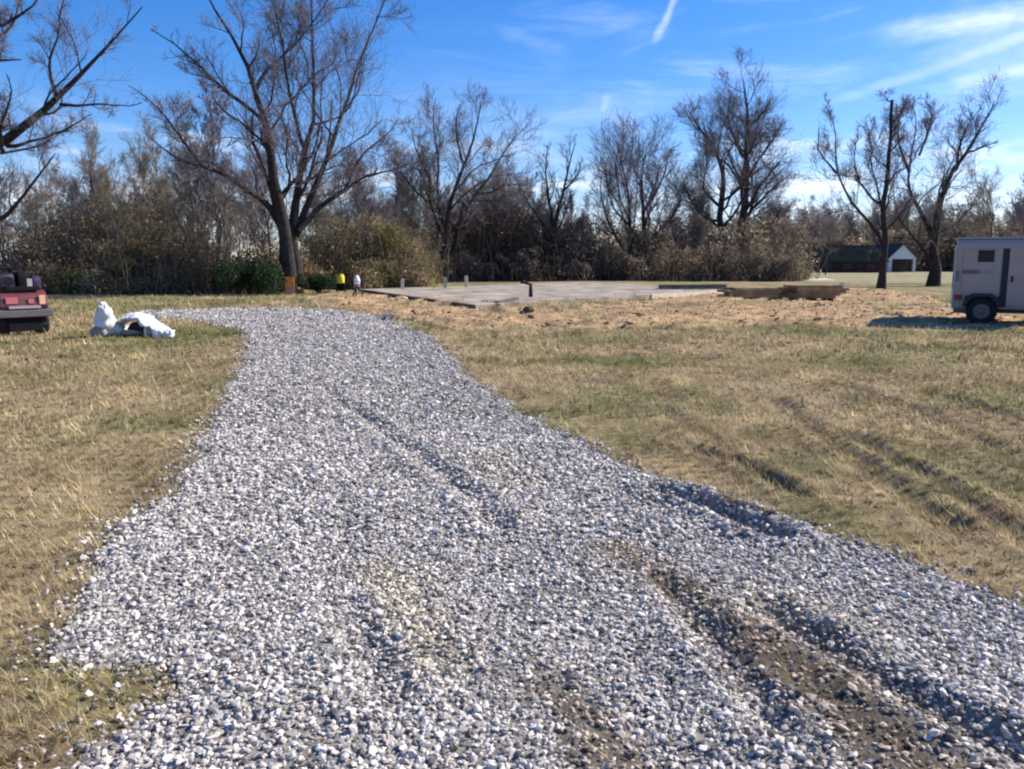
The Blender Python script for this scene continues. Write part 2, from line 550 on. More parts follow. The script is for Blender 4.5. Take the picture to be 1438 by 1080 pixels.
# ------------------------------------------------------------------ grass
def build_grass():
    VV = []; CC = []
    for r0, r1, dens, hgt, wid, lean in ((1.9, 4.5, 8500, .034, .0036, 1.5), (4.5, 8, 2600, .042, .0058, 1.4), (8, 14, 1000, .05, .010, 1.2), (14, 24, 330, .06, .018, 1.0), (24, 42, 90, .08, .032, .9)):
        x, y = scatter(r0, r1, dens)
        # clump: pull blades towards a jittered lattice
        cs = .10 + r0 * .012
        gx = np.floor(x / cs) * cs + cs * .5 + cs * (vn(np.floor(x / cs) * 7.1, np.floor(y / cs) * 3.3, 5) - .5)
        gy = np.floor(y / cs) * cs + cs * .5 + cs * (vn(np.floor(x / cs) * 2.7, np.floor(y / cs) * 9.1, 6) - .5)
        pull = RNG.uniform(0, .8, len(x)); x = x + (gx - x) * pull; y = y + (gy - y) * pull
        rd = roadmask(x, y); bm = bermmask(x, y) > 0
        br = patch(x, y, BROWN) + .3 * patch(x, y, BEIGE)
        dn = fbm(x * 1.7, y * 1.7, 101)
        keep = ((~rd) & (~bm) & (RNG.random(len(x)) < np.clip(dn * 1.9 - .1, .28, 1))) | (rd & (RNG.random(len(x)) < br * .30)) | (rd & (RNG.random(len(x)) < .004)) | (bm & (RNG.random(len(x)) < .12))
        x, y = x[keep], y[keep]; n = len(x)
        g = np.clip(green(x, y) + RNG.normal(0, .22, n), 0, 1)[:, None]
        pick = RNG.random(n)[:, None]
        straw = np.where(pick < .5, [.49, .375, .20], np.where(pick < .75, [.32, .235, .12], [.66, .54, .33]))
        gr = np.where(pick < .5, [.20, .22, .07], np.where(pick < .85, [.30, .28, .11], [.12, .15, .045]))
        c = straw * (1 - g) + gr * g
        c *= (np.exp(RNG.normal(0, .16, n)) * np.exp(1.5 * (fbm(x / cs * .6, y / cs * .6, 222, 2) - .5)))[:, None]
        a = RNG.uniform(0, 2 * math.pi, n); h = hgt * np.exp(RNG.normal(0, .35, n)) * (.5 + 1.1 * fbm(x / cs * .5, y / cs * .5, 223, 2)); wd = wid * RNG.uniform(.6, 1.5, n)
        ln = h * lean * RNG.uniform(.2, 1.3, n)
        z = height(x, y)
        ca, sa = np.cos(a), np.sin(a)
        b0 = np.stack([x - sa * wd / 2, y + ca * wd / 2, z - .004], 1); b1 = np.stack([x + sa * wd / 2, y - ca * wd / 2, z - .004], 1)
        tp = np.stack([x + ca * ln, y + sa * ln, z + h], 1)
        VV.append(np.stack([b0, b1, tp], 1).reshape(-1, 3)); CC.append(np.repeat(c, 3, 0))
    # fallen leaves and bits of brown litter
    for r0, r1, dens, s0 in ((1.9, 6, 70, .014), (6, 14, 26, .022), (14, 30, 7, .045)):
        x, y = scatter(r0, r1, dens)
        rd = roadmask(x, y); keep = (~rd) | (RNG.random(len(x)) < .07)
        x, y = x[keep], y[keep]; n = len(x)
        z = height(x, y) + .022 + RNG.uniform(0, .015, n)
        M = rotm(n)
        t = np.array([(-1, -.5, 0), (1, -.4, .1), (.1, .9, .15)])
        V = np.einsum('nij,kj->nki', M, t) * np.array([1, 1, .45]) * (s0 * RNG.uniform(.5, 1.4, n))[:, None, None] + np.stack([x, y, z], 1)[:, None]
        c = np.array([.13, .075, .04]) * np.exp(RNG.normal(0, .5, n))[:, None]
        VV.append(V.reshape(-1, 3)); CC.append(np.repeat(c, 3, 0))
    V = np.concatenate(VV); Fc = np.arange(len(V)).reshape(-1, 3)
    tag(link('grass', npmesh('grass', V, Fc, attrmat('grass_blades', .85, .3), np.concatenate(CC))), kind='stuff')
    print('grass tris', len(Fc))


build_grass()


# clods and straw bits on the bare soil band
def build_clods():
    iv, f = ico()
    x, y = scatter(17, 48, 9, 42)
    k = bermmask(x, y) > 0
    x, y = x[k], y[k]; n = len(x)
    s = .026 * np.exp(RNG.normal(0, .5, n))
    V = iv[None] * (1 + RNG.uniform(-.3, .3, (n, 12, 1))) * np.array([1.2, 1, .6])
    V = np.einsum('nij,nkj->nki', rotm(n), V) * s[:, None, None] * np.array([1, 1, .7]) + np.stack([x, y, height(x, y) + s * .2], 1)[:, None]
    c = np.array([.36, .245, .145]) * np.exp(RNG.normal(0, .45, n))[:, None]
    me = npmesh('soil_clods', V.reshape(-1, 3), (f[None] + (np.arange(n) * 12)[:, None, None]).reshape(-1, 3), attrmat('clod', .95), np.repeat(c, 12, 0))
    tag(link('soil_clods', me), kind='stuff')


build_clods()


# ------------------------------------------------------------------ trees
UP = np.array([0, 0, 1.0])


def nrm(a): return a / np.maximum(np.linalg.norm(a, axis=-1, keepdims=True), 1e-9)


def tubes(pts, rad, k):
    """pts (N,n,3) rad (N,n) -> verts, quads"""
    N_, n, _ = pts.shape
    tan = np.gradient(pts, axis=1); tan = nrm(tan)
    ref = RNG.normal(size=(N_, 1, 3)); ref = np.broadcast_to(nrm(np.cross(nrm((pts[:, -1] - pts[:, 0])[:, None]), ref)), tan.shape)
    u = nrm(np.cross(tan, ref)); v = np.cross(tan, u)
    a = np.arange(k) * 2 * math.pi / k
    ring = u[:, :, None] * np.cos(a)[None, None, :, None] + v[:, :, None] * np.sin(a)[None, None, :, None]
    V = pts[:, :, None] + ring * rad[:, :, None, None]
    I = np.arange(N_ * n * k).reshape(N_, n, k)
    A = I[:, :-1]; B = I[:, 1:]
    Fq = np.stack([A, np.roll(A, -1, 2), np.roll(B, -1, 2), B], -1).reshape(-1, 4)
    return V.reshape(-1, 3), Fq


def joinparts(parts):
    V = []; Fq = []; o = 0
    for v, f in parts:
        V.append(v); Fq.append(f + o); o += len(v)
    return np.concatenate(V), np.concatenate(Fq)


def children(pts, rad, M, length, n, ang, t0=.25, upb=.25, wander=.25, rr=.55, rmin=.006, curve=.1, tend=1.0, sh=(1.15, .65)):
    N_, m, _ = pts.shape
    pi = np.repeat(np.arange(N_), M)
    plen = np.linalg.norm(np.diff(pts, axis=1), axis=2).sum(1)
    t = np.tile((np.arange(M) + .5) / M, N_)
    if N_ > 30:      # short shoots carry fewer twigs
        kp = RNG.random(len(pi)) < np.clip(1.05 * plen[pi] / np.median(plen), .2, 1)
        pi = pi[kp]; t = t[kp]
    cnt = len(pi)
    t = t + RNG.uniform(-.5, .5, cnt) / M
    t = np.clip(t0 + (tend - t0) * t, 0, .999) * (m - 1)
    i = t.astype(int); fr = (t - i)[:, None]
    p = pts[pi, i] * (1 - fr) + pts[pi, i + 1] * fr
    r = rad[pi, i] * (1 - fr[:, 0]) + rad[pi, i + 1] * fr[:, 0]
    tg = nrm(pts[pi, i + 1] - pts[pi, i])
    per = nrm(np.cross(tg, RNG.normal(size=(cnt, 3))))
    a = np.radians(RNG.normal(ang, 12, cnt))[:, None]
    d = nrm(tg * np.cos(a) + per * np.sin(a) + UP * upb)
    Ln = plen[pi] * length * (sh[0] - sh[1] * t / (m - 1)) * RNG.uniform(.55, 1.3, cnt)
    out = np.zeros((cnt, n, 3)); out[:, 0] = p
    st = (Ln / (n - 1))[:, None]
    for j in range(1, n):
        d = nrm(d + RNG.normal(0, wander, (cnt, 3)) + UP * curve)
        out[:, j] = out[:, j - 1] + d * st
    r0 = np.maximum(r * rr * RNG.uniform(.7, 1.1, cnt), rmin)
    rd = r0[:, None] * np.linspace(1, .35, n)[None]
    return out, np.maximum(rd, rmin * .6)


BARK = mat('bark_dark', (.036, .029, .027), .95, noise=.45, scale=5, bump=.8)
BARKL = mat('bark_grey', (.17, .145, .12), .95, noise=.4, scale=5, bump=.8)
TWIG = mat('twig_bark', (.19, .155, .16), .9, noise=.35, scale=.6)
TWIGG = mat('twig_grey', (.30, .26, .23), .9, noise=.35, scale=.6)
TWIGO = mat('twig_olive', (.28, .23, .14), .9, noise=.4, scale=.5)


def resample(pl, rad, n):
    pl = np.array(pl); s = np.concatenate([[0], np.cumsum(np.linalg.norm(np.diff(pl, axis=0), axis=1))])
    # smooth by Catmull-ish interpolation
    t = np.linspace(0, s[-1], n)
    out = np.stack([np.interp(t, s, pl[:, i]) for i in range(3)], 1)
    k = out.copy(); k[1:-1] = .25 * out[:-2] + .5 * out[1:-1] + .25 * out[2:]
    return k, np.interp(t, s, rad)


def twigs_of(limbs_p, limbs_r, spec, rmin):
    """spec: list of (M, length, n, ang, upb, wander); returns list of batches"""
    res = []; p, r = limbs_p, limbs_r
    for (M, ln, n, ang, upb, wa) in spec:
        p, r = children(p, r, M, ln, n, ang, .15 if len(res) else .22, upb, wa, .55 if len(res) else .5, rmin, .1 if len(res) else .05, 1.0, (1.1, .45) if len(res) else (1.12, .90))
        res.append((p, r))
    return res


def make_tree(name, label, D, limbs, spec, rmin, barkm, twigm, cat='tree', group=None, base=None, sag=0, knots=True, extra_trunk=None):
    """limbs: list of (pixel polyline, px widths start/end, depth offset at the end, start depth offset)"""
    bx, by = base
    root = empty(name, (bx, by, 0))
    tag(root, label, cat, group)
    LP = []; LR = []; parts = []
    org = np.array([bx, by, 0])
    for L_ in limbs:
        px, (w0, w1), dend = L_[:3]; d0 = L_[3] if len(L_) > 3 else 0
        n = len(px); pts = []; rs = []
        for i, (u, v) in enumerate(px):
            f_ = i / (n - 1); dd = D + d0 + (dend - d0) * f_ + (random.uniform(-.3, .3) if 0 < i < n - 1 else 0)
            pts.append(P(u, v, dd) - org); rs.append((w0 * (1 - f_) ** 1.3 + w1 * .5 * (1 - (1 - f_) ** 1.3)) * .86 / F * dd / 2)
        p, r = resample(pts, rs, 12)
        if L_[0][0][1] > 370: r[0] *= 1.5; r[1] *= 1.15; p[0, 2] = min(p[0, 2], -.1)
        wob = RNG.normal(0, .35, p.shape) * r[:, None]; wob[0] = 0; p = p + wob
        LP.append(p); LR.append(r)
        parts.append(tubes(p[None], r[None], 10))
    LP = np.array(LP); LR = np.array(LR)
    if extra_trunk: parts += extra_trunk(org)
    batches = twigs_of(LP, LR, spec, rmin)
    v, f = tubes(*batches[0], 6); parts.append((v, f))
    V, Fq = joinparts(parts)
    link('trunk', npmesh(name + '_trunk', V, Fq, barkm, None, True), root)
    tw = [tubes(p, r, 4 if i == 0 else 3) for i, (p, r) in enumerate(batches[1:])]
    V, Fq = joinparts(tw)
    link('crown', npmesh(name + '_crown', V, Fq, twigm), root)
    return root


def gbase(u, v, D=None):
    g = G(u, v); return (g[0], g[1])


# 1 the big bare tree left of the middle
g = gbase(407, 412); D1 = g[1]
limbs = [
    ([(404, 415), (400, 370), (396, 320), (391, 290), (384, 240), (376, 195), (367, 167), (359, 121), (342, 79), (325, 42), (292, 8), (280, -30)], (25, 4), -3),
    ([(367, 167), (340, 145), (309, 121), (286, 98), (267, 79), (234, 54), (212, 40)], (7, 3), -4, -1.5),
    ([(360, 124), (367, 105), (375, 96), (395, 80), (413, 67), (434, 38), (455, 12), (470, -25)], (7, 3), 1, -1.6),
    ([(414, 415), (414, 370), (413, 320), (413, 290), (413, 267), (420, 240), (430, 213), (440, 180), (442, 125), (438, 63), (440, 20), (436, -40)], (20, 4), 2),
    ([(416, 330), (425, 300), (440, 272), (455, 234), (467, 192), (486, 154), (496, 108), (513, 63), (534, 21), (545, -20)], (13, 3), 4, .3),
    ([(395, 318), (386, 300), (375, 288), (346, 263), (317, 246), (284, 234), (246, 225), (225, 206), (208, 190)], (13, 3), -5),
    ([(418, 325), (435, 303), (450, 288), (484, 267), (513, 246), (546, 242), (580, 228)], (11, 3), 4),
    ([(430, 215), (418, 190), (412, 150), (402, 110), (398, 60), (385, 10), (380, -30)], (7, 3), -2, .8),
    ([(284, 234), (262, 205), (240, 175), (222, 150), (196, 128), (180, 120)], (5, 2), -6, -3.5),
    ([(484, 267), (500, 230), (520, 205), (545, 190), (560, 165)], (5, 2), 5, 3),
    ([(392, 285), (410, 255), (400, 225), (405, 195), (398, 170)], (6, 2), -5, 0),
]
make_tree('bare_tree', 'largest bare tree, its wide spreading crown rising out of the frame behind the driveway', D1, limbs,
          [(12, .38, 8, 46, .22, .2), (8, .55, 6, 42, .15, .2), (6, .72, 4, 38, .05, .2), (3, .9, 3, 36, .05, .2)], .0085, BARK, TWIG, base=g)

# 2 the near tree whose trunk stands left of the frame
D2 = 21.5
b2 = P(-330, 455, D2); b2 = (b2[0], b2[1])
limbs = [
    ([(-330, 460), (-325, 400), (-310, 330), (-280, 280), (-200, 250), (-110, 236), (0, 213), (25, 182), (54, 163), (83, 146), (104, 113), (125, 88), (146, 73), (179, 38), (200, 10)], (30, 3.5), .5),
    ([(-330, 470), (-335, 420), (-325, 360), (-312, 310), (-300, 290)], (60, 36), 0),
    ([(84, 147), (104, 148), (125, 148), (150, 146), (183, 150), (200, 144)], (6, 2), 1.0, .2),
    ([(10, 205), (25, 205), (54, 196), (92, 183), (110, 172), (128, 160)], (7, 2), -1.2, 0),
    ([(80, 140), (76, 128), (71, 113), (69, 75), (83, 54), (84, 20), (95, -20)], (7, 3), -.5, .2),
    ([(-280, 300), (-180, 330), (-80, 340), (0, 317), (25, 284), (63, 238), (78, 215)], (18, 3), -1),
    ([(-310, 340), (-260, 200), (-180, 120), (-80, 90), (-30, 86), (8, 82), (30, 84)], (26, 3), .7),
    ([(-180, 120), (-120, 60), (-60, 30), (0, 40), (40, 18), (60, -10)], (16, 3), 1.5, .4),
    ([(-60, 90), (-30, 60), (10, 50), (25, 20), (30, -20)], (10, 3), 2.2, .7),
    ([(5, 215), (-2, 185), (8, 160), (18, 130), (10, 105)], (7, 3), -1.2, 0),
    ([(-310, 330), (-420, 220), (-520, 120), (-600, 20)], (30, 5), 1),
]
make_tree('bare_tree', 'near bare tree at the left edge with heavy dark branches reaching in over the sky', D2, limbs,
          [(11, .24, 8, 46, .25, .2), (8, .6, 6, 44, .15, .22), (5, .75, 4, 40, .05, .22), (3, .9, 3, 38, .05, .22)], .0048, BARK, TWIG, base=b2)

# 3 middle tree
g = gbase(628, 396); D3 = g[1]
limbs = [
    ([(622, 397), (623, 360), (625, 326), (633, 274), (649, 229), (662, 190), (672, 155), (675, 128)], (13, 2.5), -2),
    ([(634, 397), (637, 350), (643, 307), (655, 285), (665, 268), (680, 250), (694, 232), (707, 197), (725, 178), (742, 160)], (10, 2), 3),
    ([(624, 330), (612, 305), (604, 281), (602, 258), (604, 235), (592, 215), (580, 195), (578, 165)], (7, 2), -3),
    ([(626, 318), (610, 270), (618, 225), (610, 180), (607, 145), (612, 120)], (6, 2), 3),
    ([(652, 222), (642, 190), (640, 155), (646, 130)], (5, 2), -1, -1),
    ([(668, 265), (690, 262), (712, 250), (735, 250)], (4, 2), 2, 1),
    ([(604, 281), (585, 262), (568, 240), (556, 215)], (4, 2), -4, -2),
]
make_tree('bare_tree', 'bare twin-trunked tree with a rounded crown behind the left end of the concrete slab', D3, limbs,
          [(10, 0.48, 7, 44, .28, .18), (8, .55, 6, 42, .15, .2), (5, .75, 4, 38, .06, .2), (3, .9, 3, 36, .05, .2)], 0.0108, BARK, TWIG, base=g).scale = (1, 1, 0.94)

# 4 slender tree
g = gbase(779, 394); D4 = g[1]
limbs = [
    ([(779, 396), (777, 350), (777, 313), (785, 290), (792, 268), (798, 235), (803, 215), (808, 200)], (10, 2), -1),
    ([(777, 315), (772, 285), (766, 255), (767, 225), (769, 203)], (6, 2), 2),
    ([(778, 340), (760, 310), (742, 285), (730, 262)], (4, 2), -2),
    ([(792, 268), (812, 245), (818, 222)], (4, 2), 1),
]
make_tree('bare_tree', 'slender bare tree standing alone against the sky behind the middle of the slab', D4, limbs,
          [(13, .40, 6, 40, .25, .2), (9, .45, 5, 40, .15, .25), (6, .55, 4, 40, .1, .28)], .012, BARK, TWIG, base=g)

# 5 broad low tree
g = gbase(888, 393); D5 = g[1]
limbs = [
    ([(880, 395), (886, 350), (886, 313), (880, 270), (879, 248), (870, 220), (866, 197)], (9, 2), -2),
    ([(892, 395), (905, 350), (904, 320), (902, 287), (901, 260), (902, 235), (912, 197)], (11, 2), 1),
    ([(898, 372), (906, 345), (915, 333), (941, 310), (954, 287), (968, 262)], (7, 2), 3),
    ([(884, 360), (862, 330), (850, 300), (842, 270), (845, 240)], (6, 2), -1),
    ([(903, 300), (922, 270), (935, 240), (938, 215)], (5, 2), 2),
    ([(886, 320), (858, 290), (852, 255), (850, 228)], (4, 2), 0),
]
make_tree('bare_tree', 'broad low-forking bare tree behind the right part of the slab', D5, limbs,
          [(11, 0.62, 7, 44, .28, .18), (9, .55, 6, 42, .15, .2), (5, .75, 4, 38, .06, .2), (3, .9, 3, 36, .05, .2)], 0.0126, BARK, TWIG, base=g)

# 6 tall dense tree
g = gbase(1028, 391); D6 = g[1]
limbs = [
    ([(1023, 392), (1018, 350), (1011, 311), (1013, 259), (1023, 223), (1010, 191), (995, 165), (976, 135), (968, 118)], (15, 2.5), -3),
    ([(1033, 392), (1038, 340), (1045, 291), (1051, 239), (1045, 191), (1053, 147), (1051, 100), (1040, 80), (1045, 66)], (17, 2.5), 2),
    ([(1042, 305), (1060, 275), (1079, 255), (1095, 235), (1112, 223)], (7, 2), 3),
    ([(1050, 230), (1070, 195), (1091, 159), (1100, 135)], (6, 2), 3, 1),
    ([(1012, 275), (995, 259), (985, 240), (992, 223), (995, 159)], (6, 2), -4, -1),
    ([(1045, 195), (1030, 160), (1022, 120), (1030, 90)], (6, 2), -1, 1),
    ([(1052, 240), (1048, 205), (1066, 150), (1068, 105)], (6, 2), 3, 1),
    ([(1012, 300), (985, 290), (968, 262), (962, 240)], (5, 2), -2, -1),
    ([(1053, 147), (1075, 120), (1085, 100)], (5, 2), 1, 1.5),
    ([(1038, 340), (1075, 310), (1098, 290), (1112, 270)], (6, 2), 3),
]
make_tree('bare_tree', 'tallest dense bare tree right of the middle, its two dark trunks behind the lumber', D6, limbs,
          [(14, 0.46, 7, 48, .28, .18), (10, .55, 6, 42, .15, .2), (5, .75, 4, 38, .06, .2), (3, .9, 3, 36, .05, .2)], 0.0135, BARK, TWIG, base=g).scale = (1, 1, 0.87)

# 7 the snapped trunk
g = gbase(1238, 407); D7 = g[1]
limbs = [
    ([(1237, 408), (1240, 380), (1242, 346), (1240, 300), (1241, 271), (1248, 240), (1250, 223), (1252, 180), (1252, 141)], (11.5, 10), 0),
    ([(1241, 345), (1225, 318), (1212, 300), (1199, 291), (1185, 262), (1175, 243), (1172, 220), (1175, 195), (1171, 165), (1160, 150)], (6, 2), -1.5),
    ([(1241, 290), (1230, 283), (1215, 268), (1203, 247), (1198, 220), (1205, 190)], (5, 2), -1.5),
    ([(1175, 243), (1160, 228), (1148, 208), (1150, 180)], (4, 2), -2, -1),
    ([(1251, 190), (1262, 172), (1268, 150)], (3, 2), 1),
    ([(1242, 310), (1232, 262), (1222, 232), (1224, 200), (1215, 165)], (4, 2), 1.5),
]
make_tree('snapped_tree', 'straight tall tree trunk snapped off at the top, thin limbs on its left side', D7, limbs,
          [(9, 0.34, 7, 44, .28, .18), (8, .55, 6, 42, .15, .2), (5, .75, 4, 38, .06, .2), (3, .9, 3, 36, .05, .2)], 0.0090, BARK, TWIG, base=g)

# 8 forked tree beside the trailer
g = gbase(1311, 402); D8 = g[1]
limbs = [
    ([(1310, 403), (1312, 370), (1314, 342), (1318, 295), (1322, 259), (1342, 219), (1362, 195), (1378, 159), (1390, 140), (1398, 120)], (16, 2.5), -1),
    ([(1312, 330), (1305, 305), (1298, 291), (1285, 272), (1274, 255), (1278, 223), (1284, 183), (1292, 151), (1283, 119)], (10, 2), 2),
    ([(1310, 365), (1298, 348), (1286, 330), (1270, 311), (1258, 279), (1256, 250)], (7, 2), -2),
    ([(1318, 320), (1332, 310), (1346, 303), (1365, 280), (1372, 262)], (5, 2), 2),
    ([(1278, 225), (1265, 190), (1262, 155), (1268, 125)], (5, 2), 3, 1),
    ([(1345, 216), (1350, 180), (1362, 150), (1380, 125)], (4, 2), -2, -.5),
    ([(1362, 195), (1385, 185), (1402, 178)], (4, 2), 0, -.7),
    ([(1292, 200), (1305, 165), (1312, 135), (1300, 110)], (4, 2), 2, 1.5),
]
make_tree('bare_tree', 'dark forked bare tree just left of the cargo trailer', D8, limbs,
          [(10, 0.46, 7, 44, .28, .18), (8, .55, 6, 42, .15, .2), (5, .75, 4, 38, .06, .2), (3, .9, 3, 36, .05, .2)], 0.0099, BARK, TWIG, base=g).scale = (1, 1, 0.91)


# ---- woods behind: procedural kinds, copied
def kind_tree(H, spread, seed, nl, barkm, twigm, dens=1.0, rmin=.016, name='woods_tree'):
    global RNG
    keep = RNG; RNG = np.random.default_rng(seed)
    root = empty(name, (0, -500, 0))
    n = 9
    tr = np.zeros((1, n, 3)); tr[0, :, 2] = np.linspace(-.3, H * .92, n)
    tr[0, 1:, :2] += np.cumsum(RNG.normal(0, H * .013, (n - 1, 2)), 0)
    rt = (H * .0115 * np.linspace(1, .16, n))[None]
    l1, r1 = children(tr, rt, nl, .55 * spread, 9, 38, .18, .35, .16, .6, .03, .12, .95)
    l2, r2 = children(l1, r1, int(9 * dens), .42, 6, 40, .2, .2, .22, .5, rmin)
    l0, r0 = children(tr, rt, 8, .2, 6, 45, .5, .3, .2, .4, rmin)
    l2 = np.concatenate([l2, l0]); r2 = np.concatenate([r2, r0])
    l3, r3 = children(l2, r2, int(8 * dens), .55, 4, 42, .1, .12, .26, .6, rmin)
    l4, r4 = children(l3, r3, 6, .7, 3, 40, .1, .1, .26, .7, rmin * .8)
    V, Fq = joinparts([tubes(tr, rt, 8), tubes(l1, r1, 6)])
    link('trunk', npmesh(name + '_trunk', V, Fq, barkm, None, True), root)
    V, Fq = joinparts([tubes(l2, r2, 4), tubes(l3, r3, 3), tubes(l4, r4, 3)])
    link('crown', npmesh(name + '_crown', V, Fq, twigm), root)
    RNG = keep
    return root


def copy_tree(root):
    r = root.copy(); COL.objects.link(r)
    for ch in root.children:
        c = ch.copy(); COL.objects.link(c); c.parent = r
    return r


kinds = [kind_tree(12, 1.0, 201, 9, BARKL, TWIGG), kind_tree(12, .75, 202, 11, BARK, TWIG, 1.2), kind_tree(12, 1.3, 203, 7, BARK, TWIGO, 1.2),
         kind_tree(12, .6, 204, 10, BARKL, TWIGO, 1.0), kind_tree(12, 1.15, 205, 12, BARK, TWIGG, 1.3), kind_tree(12, .9, 206, 8, BARKL, TWIG, .9)]
for k in kinds: tag(k, 'x', 'tree')
used = [False] * len(kinds)
rr = random.Random(5)


def put(k, x, y, H, label, group, rz=None, wide=1.0):
    o = kinds[k] if not used[k] else copy_tree(kinds[k]); used[k] = True
    s = H / 12.0
    o.location = (x, y, 0); o.scale = (s * wide, s * wide, s); o.rotation_euler = (rr.uniform(-.04, .04), rr.uniform(-.04, .04), rz if rz is not None else rr.uniform(0, 6.28))
    tag(o, label, 'tree', group)
    return o


def top_h(v, d):  # height of something d metres off whose top shows at row v
    return CAMH + (368 - v) / 1120.0 * d


LW = 'bare tree in the brushy woods behind the left lawn, left of the largest tree'
MW = 'bare tree in the low woods beyond the concrete slab'
RW = 'bare tree in the far woods at the right, round the distant houses'
# left woods
for i in range(34):
    u = rr.uniform(-120, 385); d = rr.uniform(39, 62); v = rr.gauss(248, 30)
    if u < 120: v += 5
    p = P(u, 360, d); put(rr.randrange(6), p[0], d, max(4.5, top_h(v, d)), LW, 'trees in the left woods')
# centre-left woods
for i in range(20):
    u = rr.uniform(425, 600); d = rr.uniform(50, 78); v = rr.gauss(262, 26)
    p = P(u, 360, d); put(rr.randrange(6), p[0], d, max(4.5, top_h(v, d)), 'bare tree in the woods between the largest tree and the twin-trunked tree', 'trees in the centre-left woods')
for i in range(44):
    u = rr.uniform(600, 1110); d = rr.uniform(74, 110); v = rr.gauss(300, 17)
    if 660 < u < 760: v -= 25
    p = P(u, 360, d); put(rr.randrange(6), p[0], d, max(4.5, top_h(v, d)), MW, 'trees in the woods beyond the slab')
# grey dome-topped tree
p = P(712, 394, 72)
o = put(4, p[0], 72, top_h(236, 72), 'dense grey round-topped tree between the twin-trunked tree and the slender tree', None, 1.0, 1.25)
if 'group' in o: del o['group']
for (u, v, d) in ((738, 250, 74), (684, 255, 75), (660, 262, 76)):
    p = P(u, 394, d); put(1, p[0], d, top_h(v, d), MW, 'trees in the woods beyond the slab', None, 1.2)
for i in range(64):
    u = rr.uniform(1080, 1520); d = rr.uniform(138, 190); v = rr.gauss(303, 11)
    p = P(u, 360, d); put(rr.randrange(6), p[0], d, top_h(v, d), RW, 'trees in the far right woods', None, 1.1)
for (u, v, d, l) in ((1398, 262, 62, 'bare tree rising behind the roof of the cargo trailer, at the window end'), (1428, 245, 60, 'bare tree rising behind the roof of the cargo trailer, at the right edge'), (1360, 285, 95, 'small bare tree in the gap between the forked tree and the cargo trailer'),
                  (1160, 300, 100, 'small bare tree left of the snapped trunk, in front of the dark-roofed house'), (1108, 300, 92, 'bare tree just right of the tallest dense tree')):
    p = P(u, 360, d); o = put(rr.randrange(6), p[0], d, top_h(v, d), l, None)
    if 'group' in o: del o['group']
# pale sapling by the evergreen
p = G(282, 413)
o = put(3, p[0], p[1], 4.2, 'small pale sapling forking low, left of the evergreen bush', None, 0, .8)
if 'group' in o: del o['group']


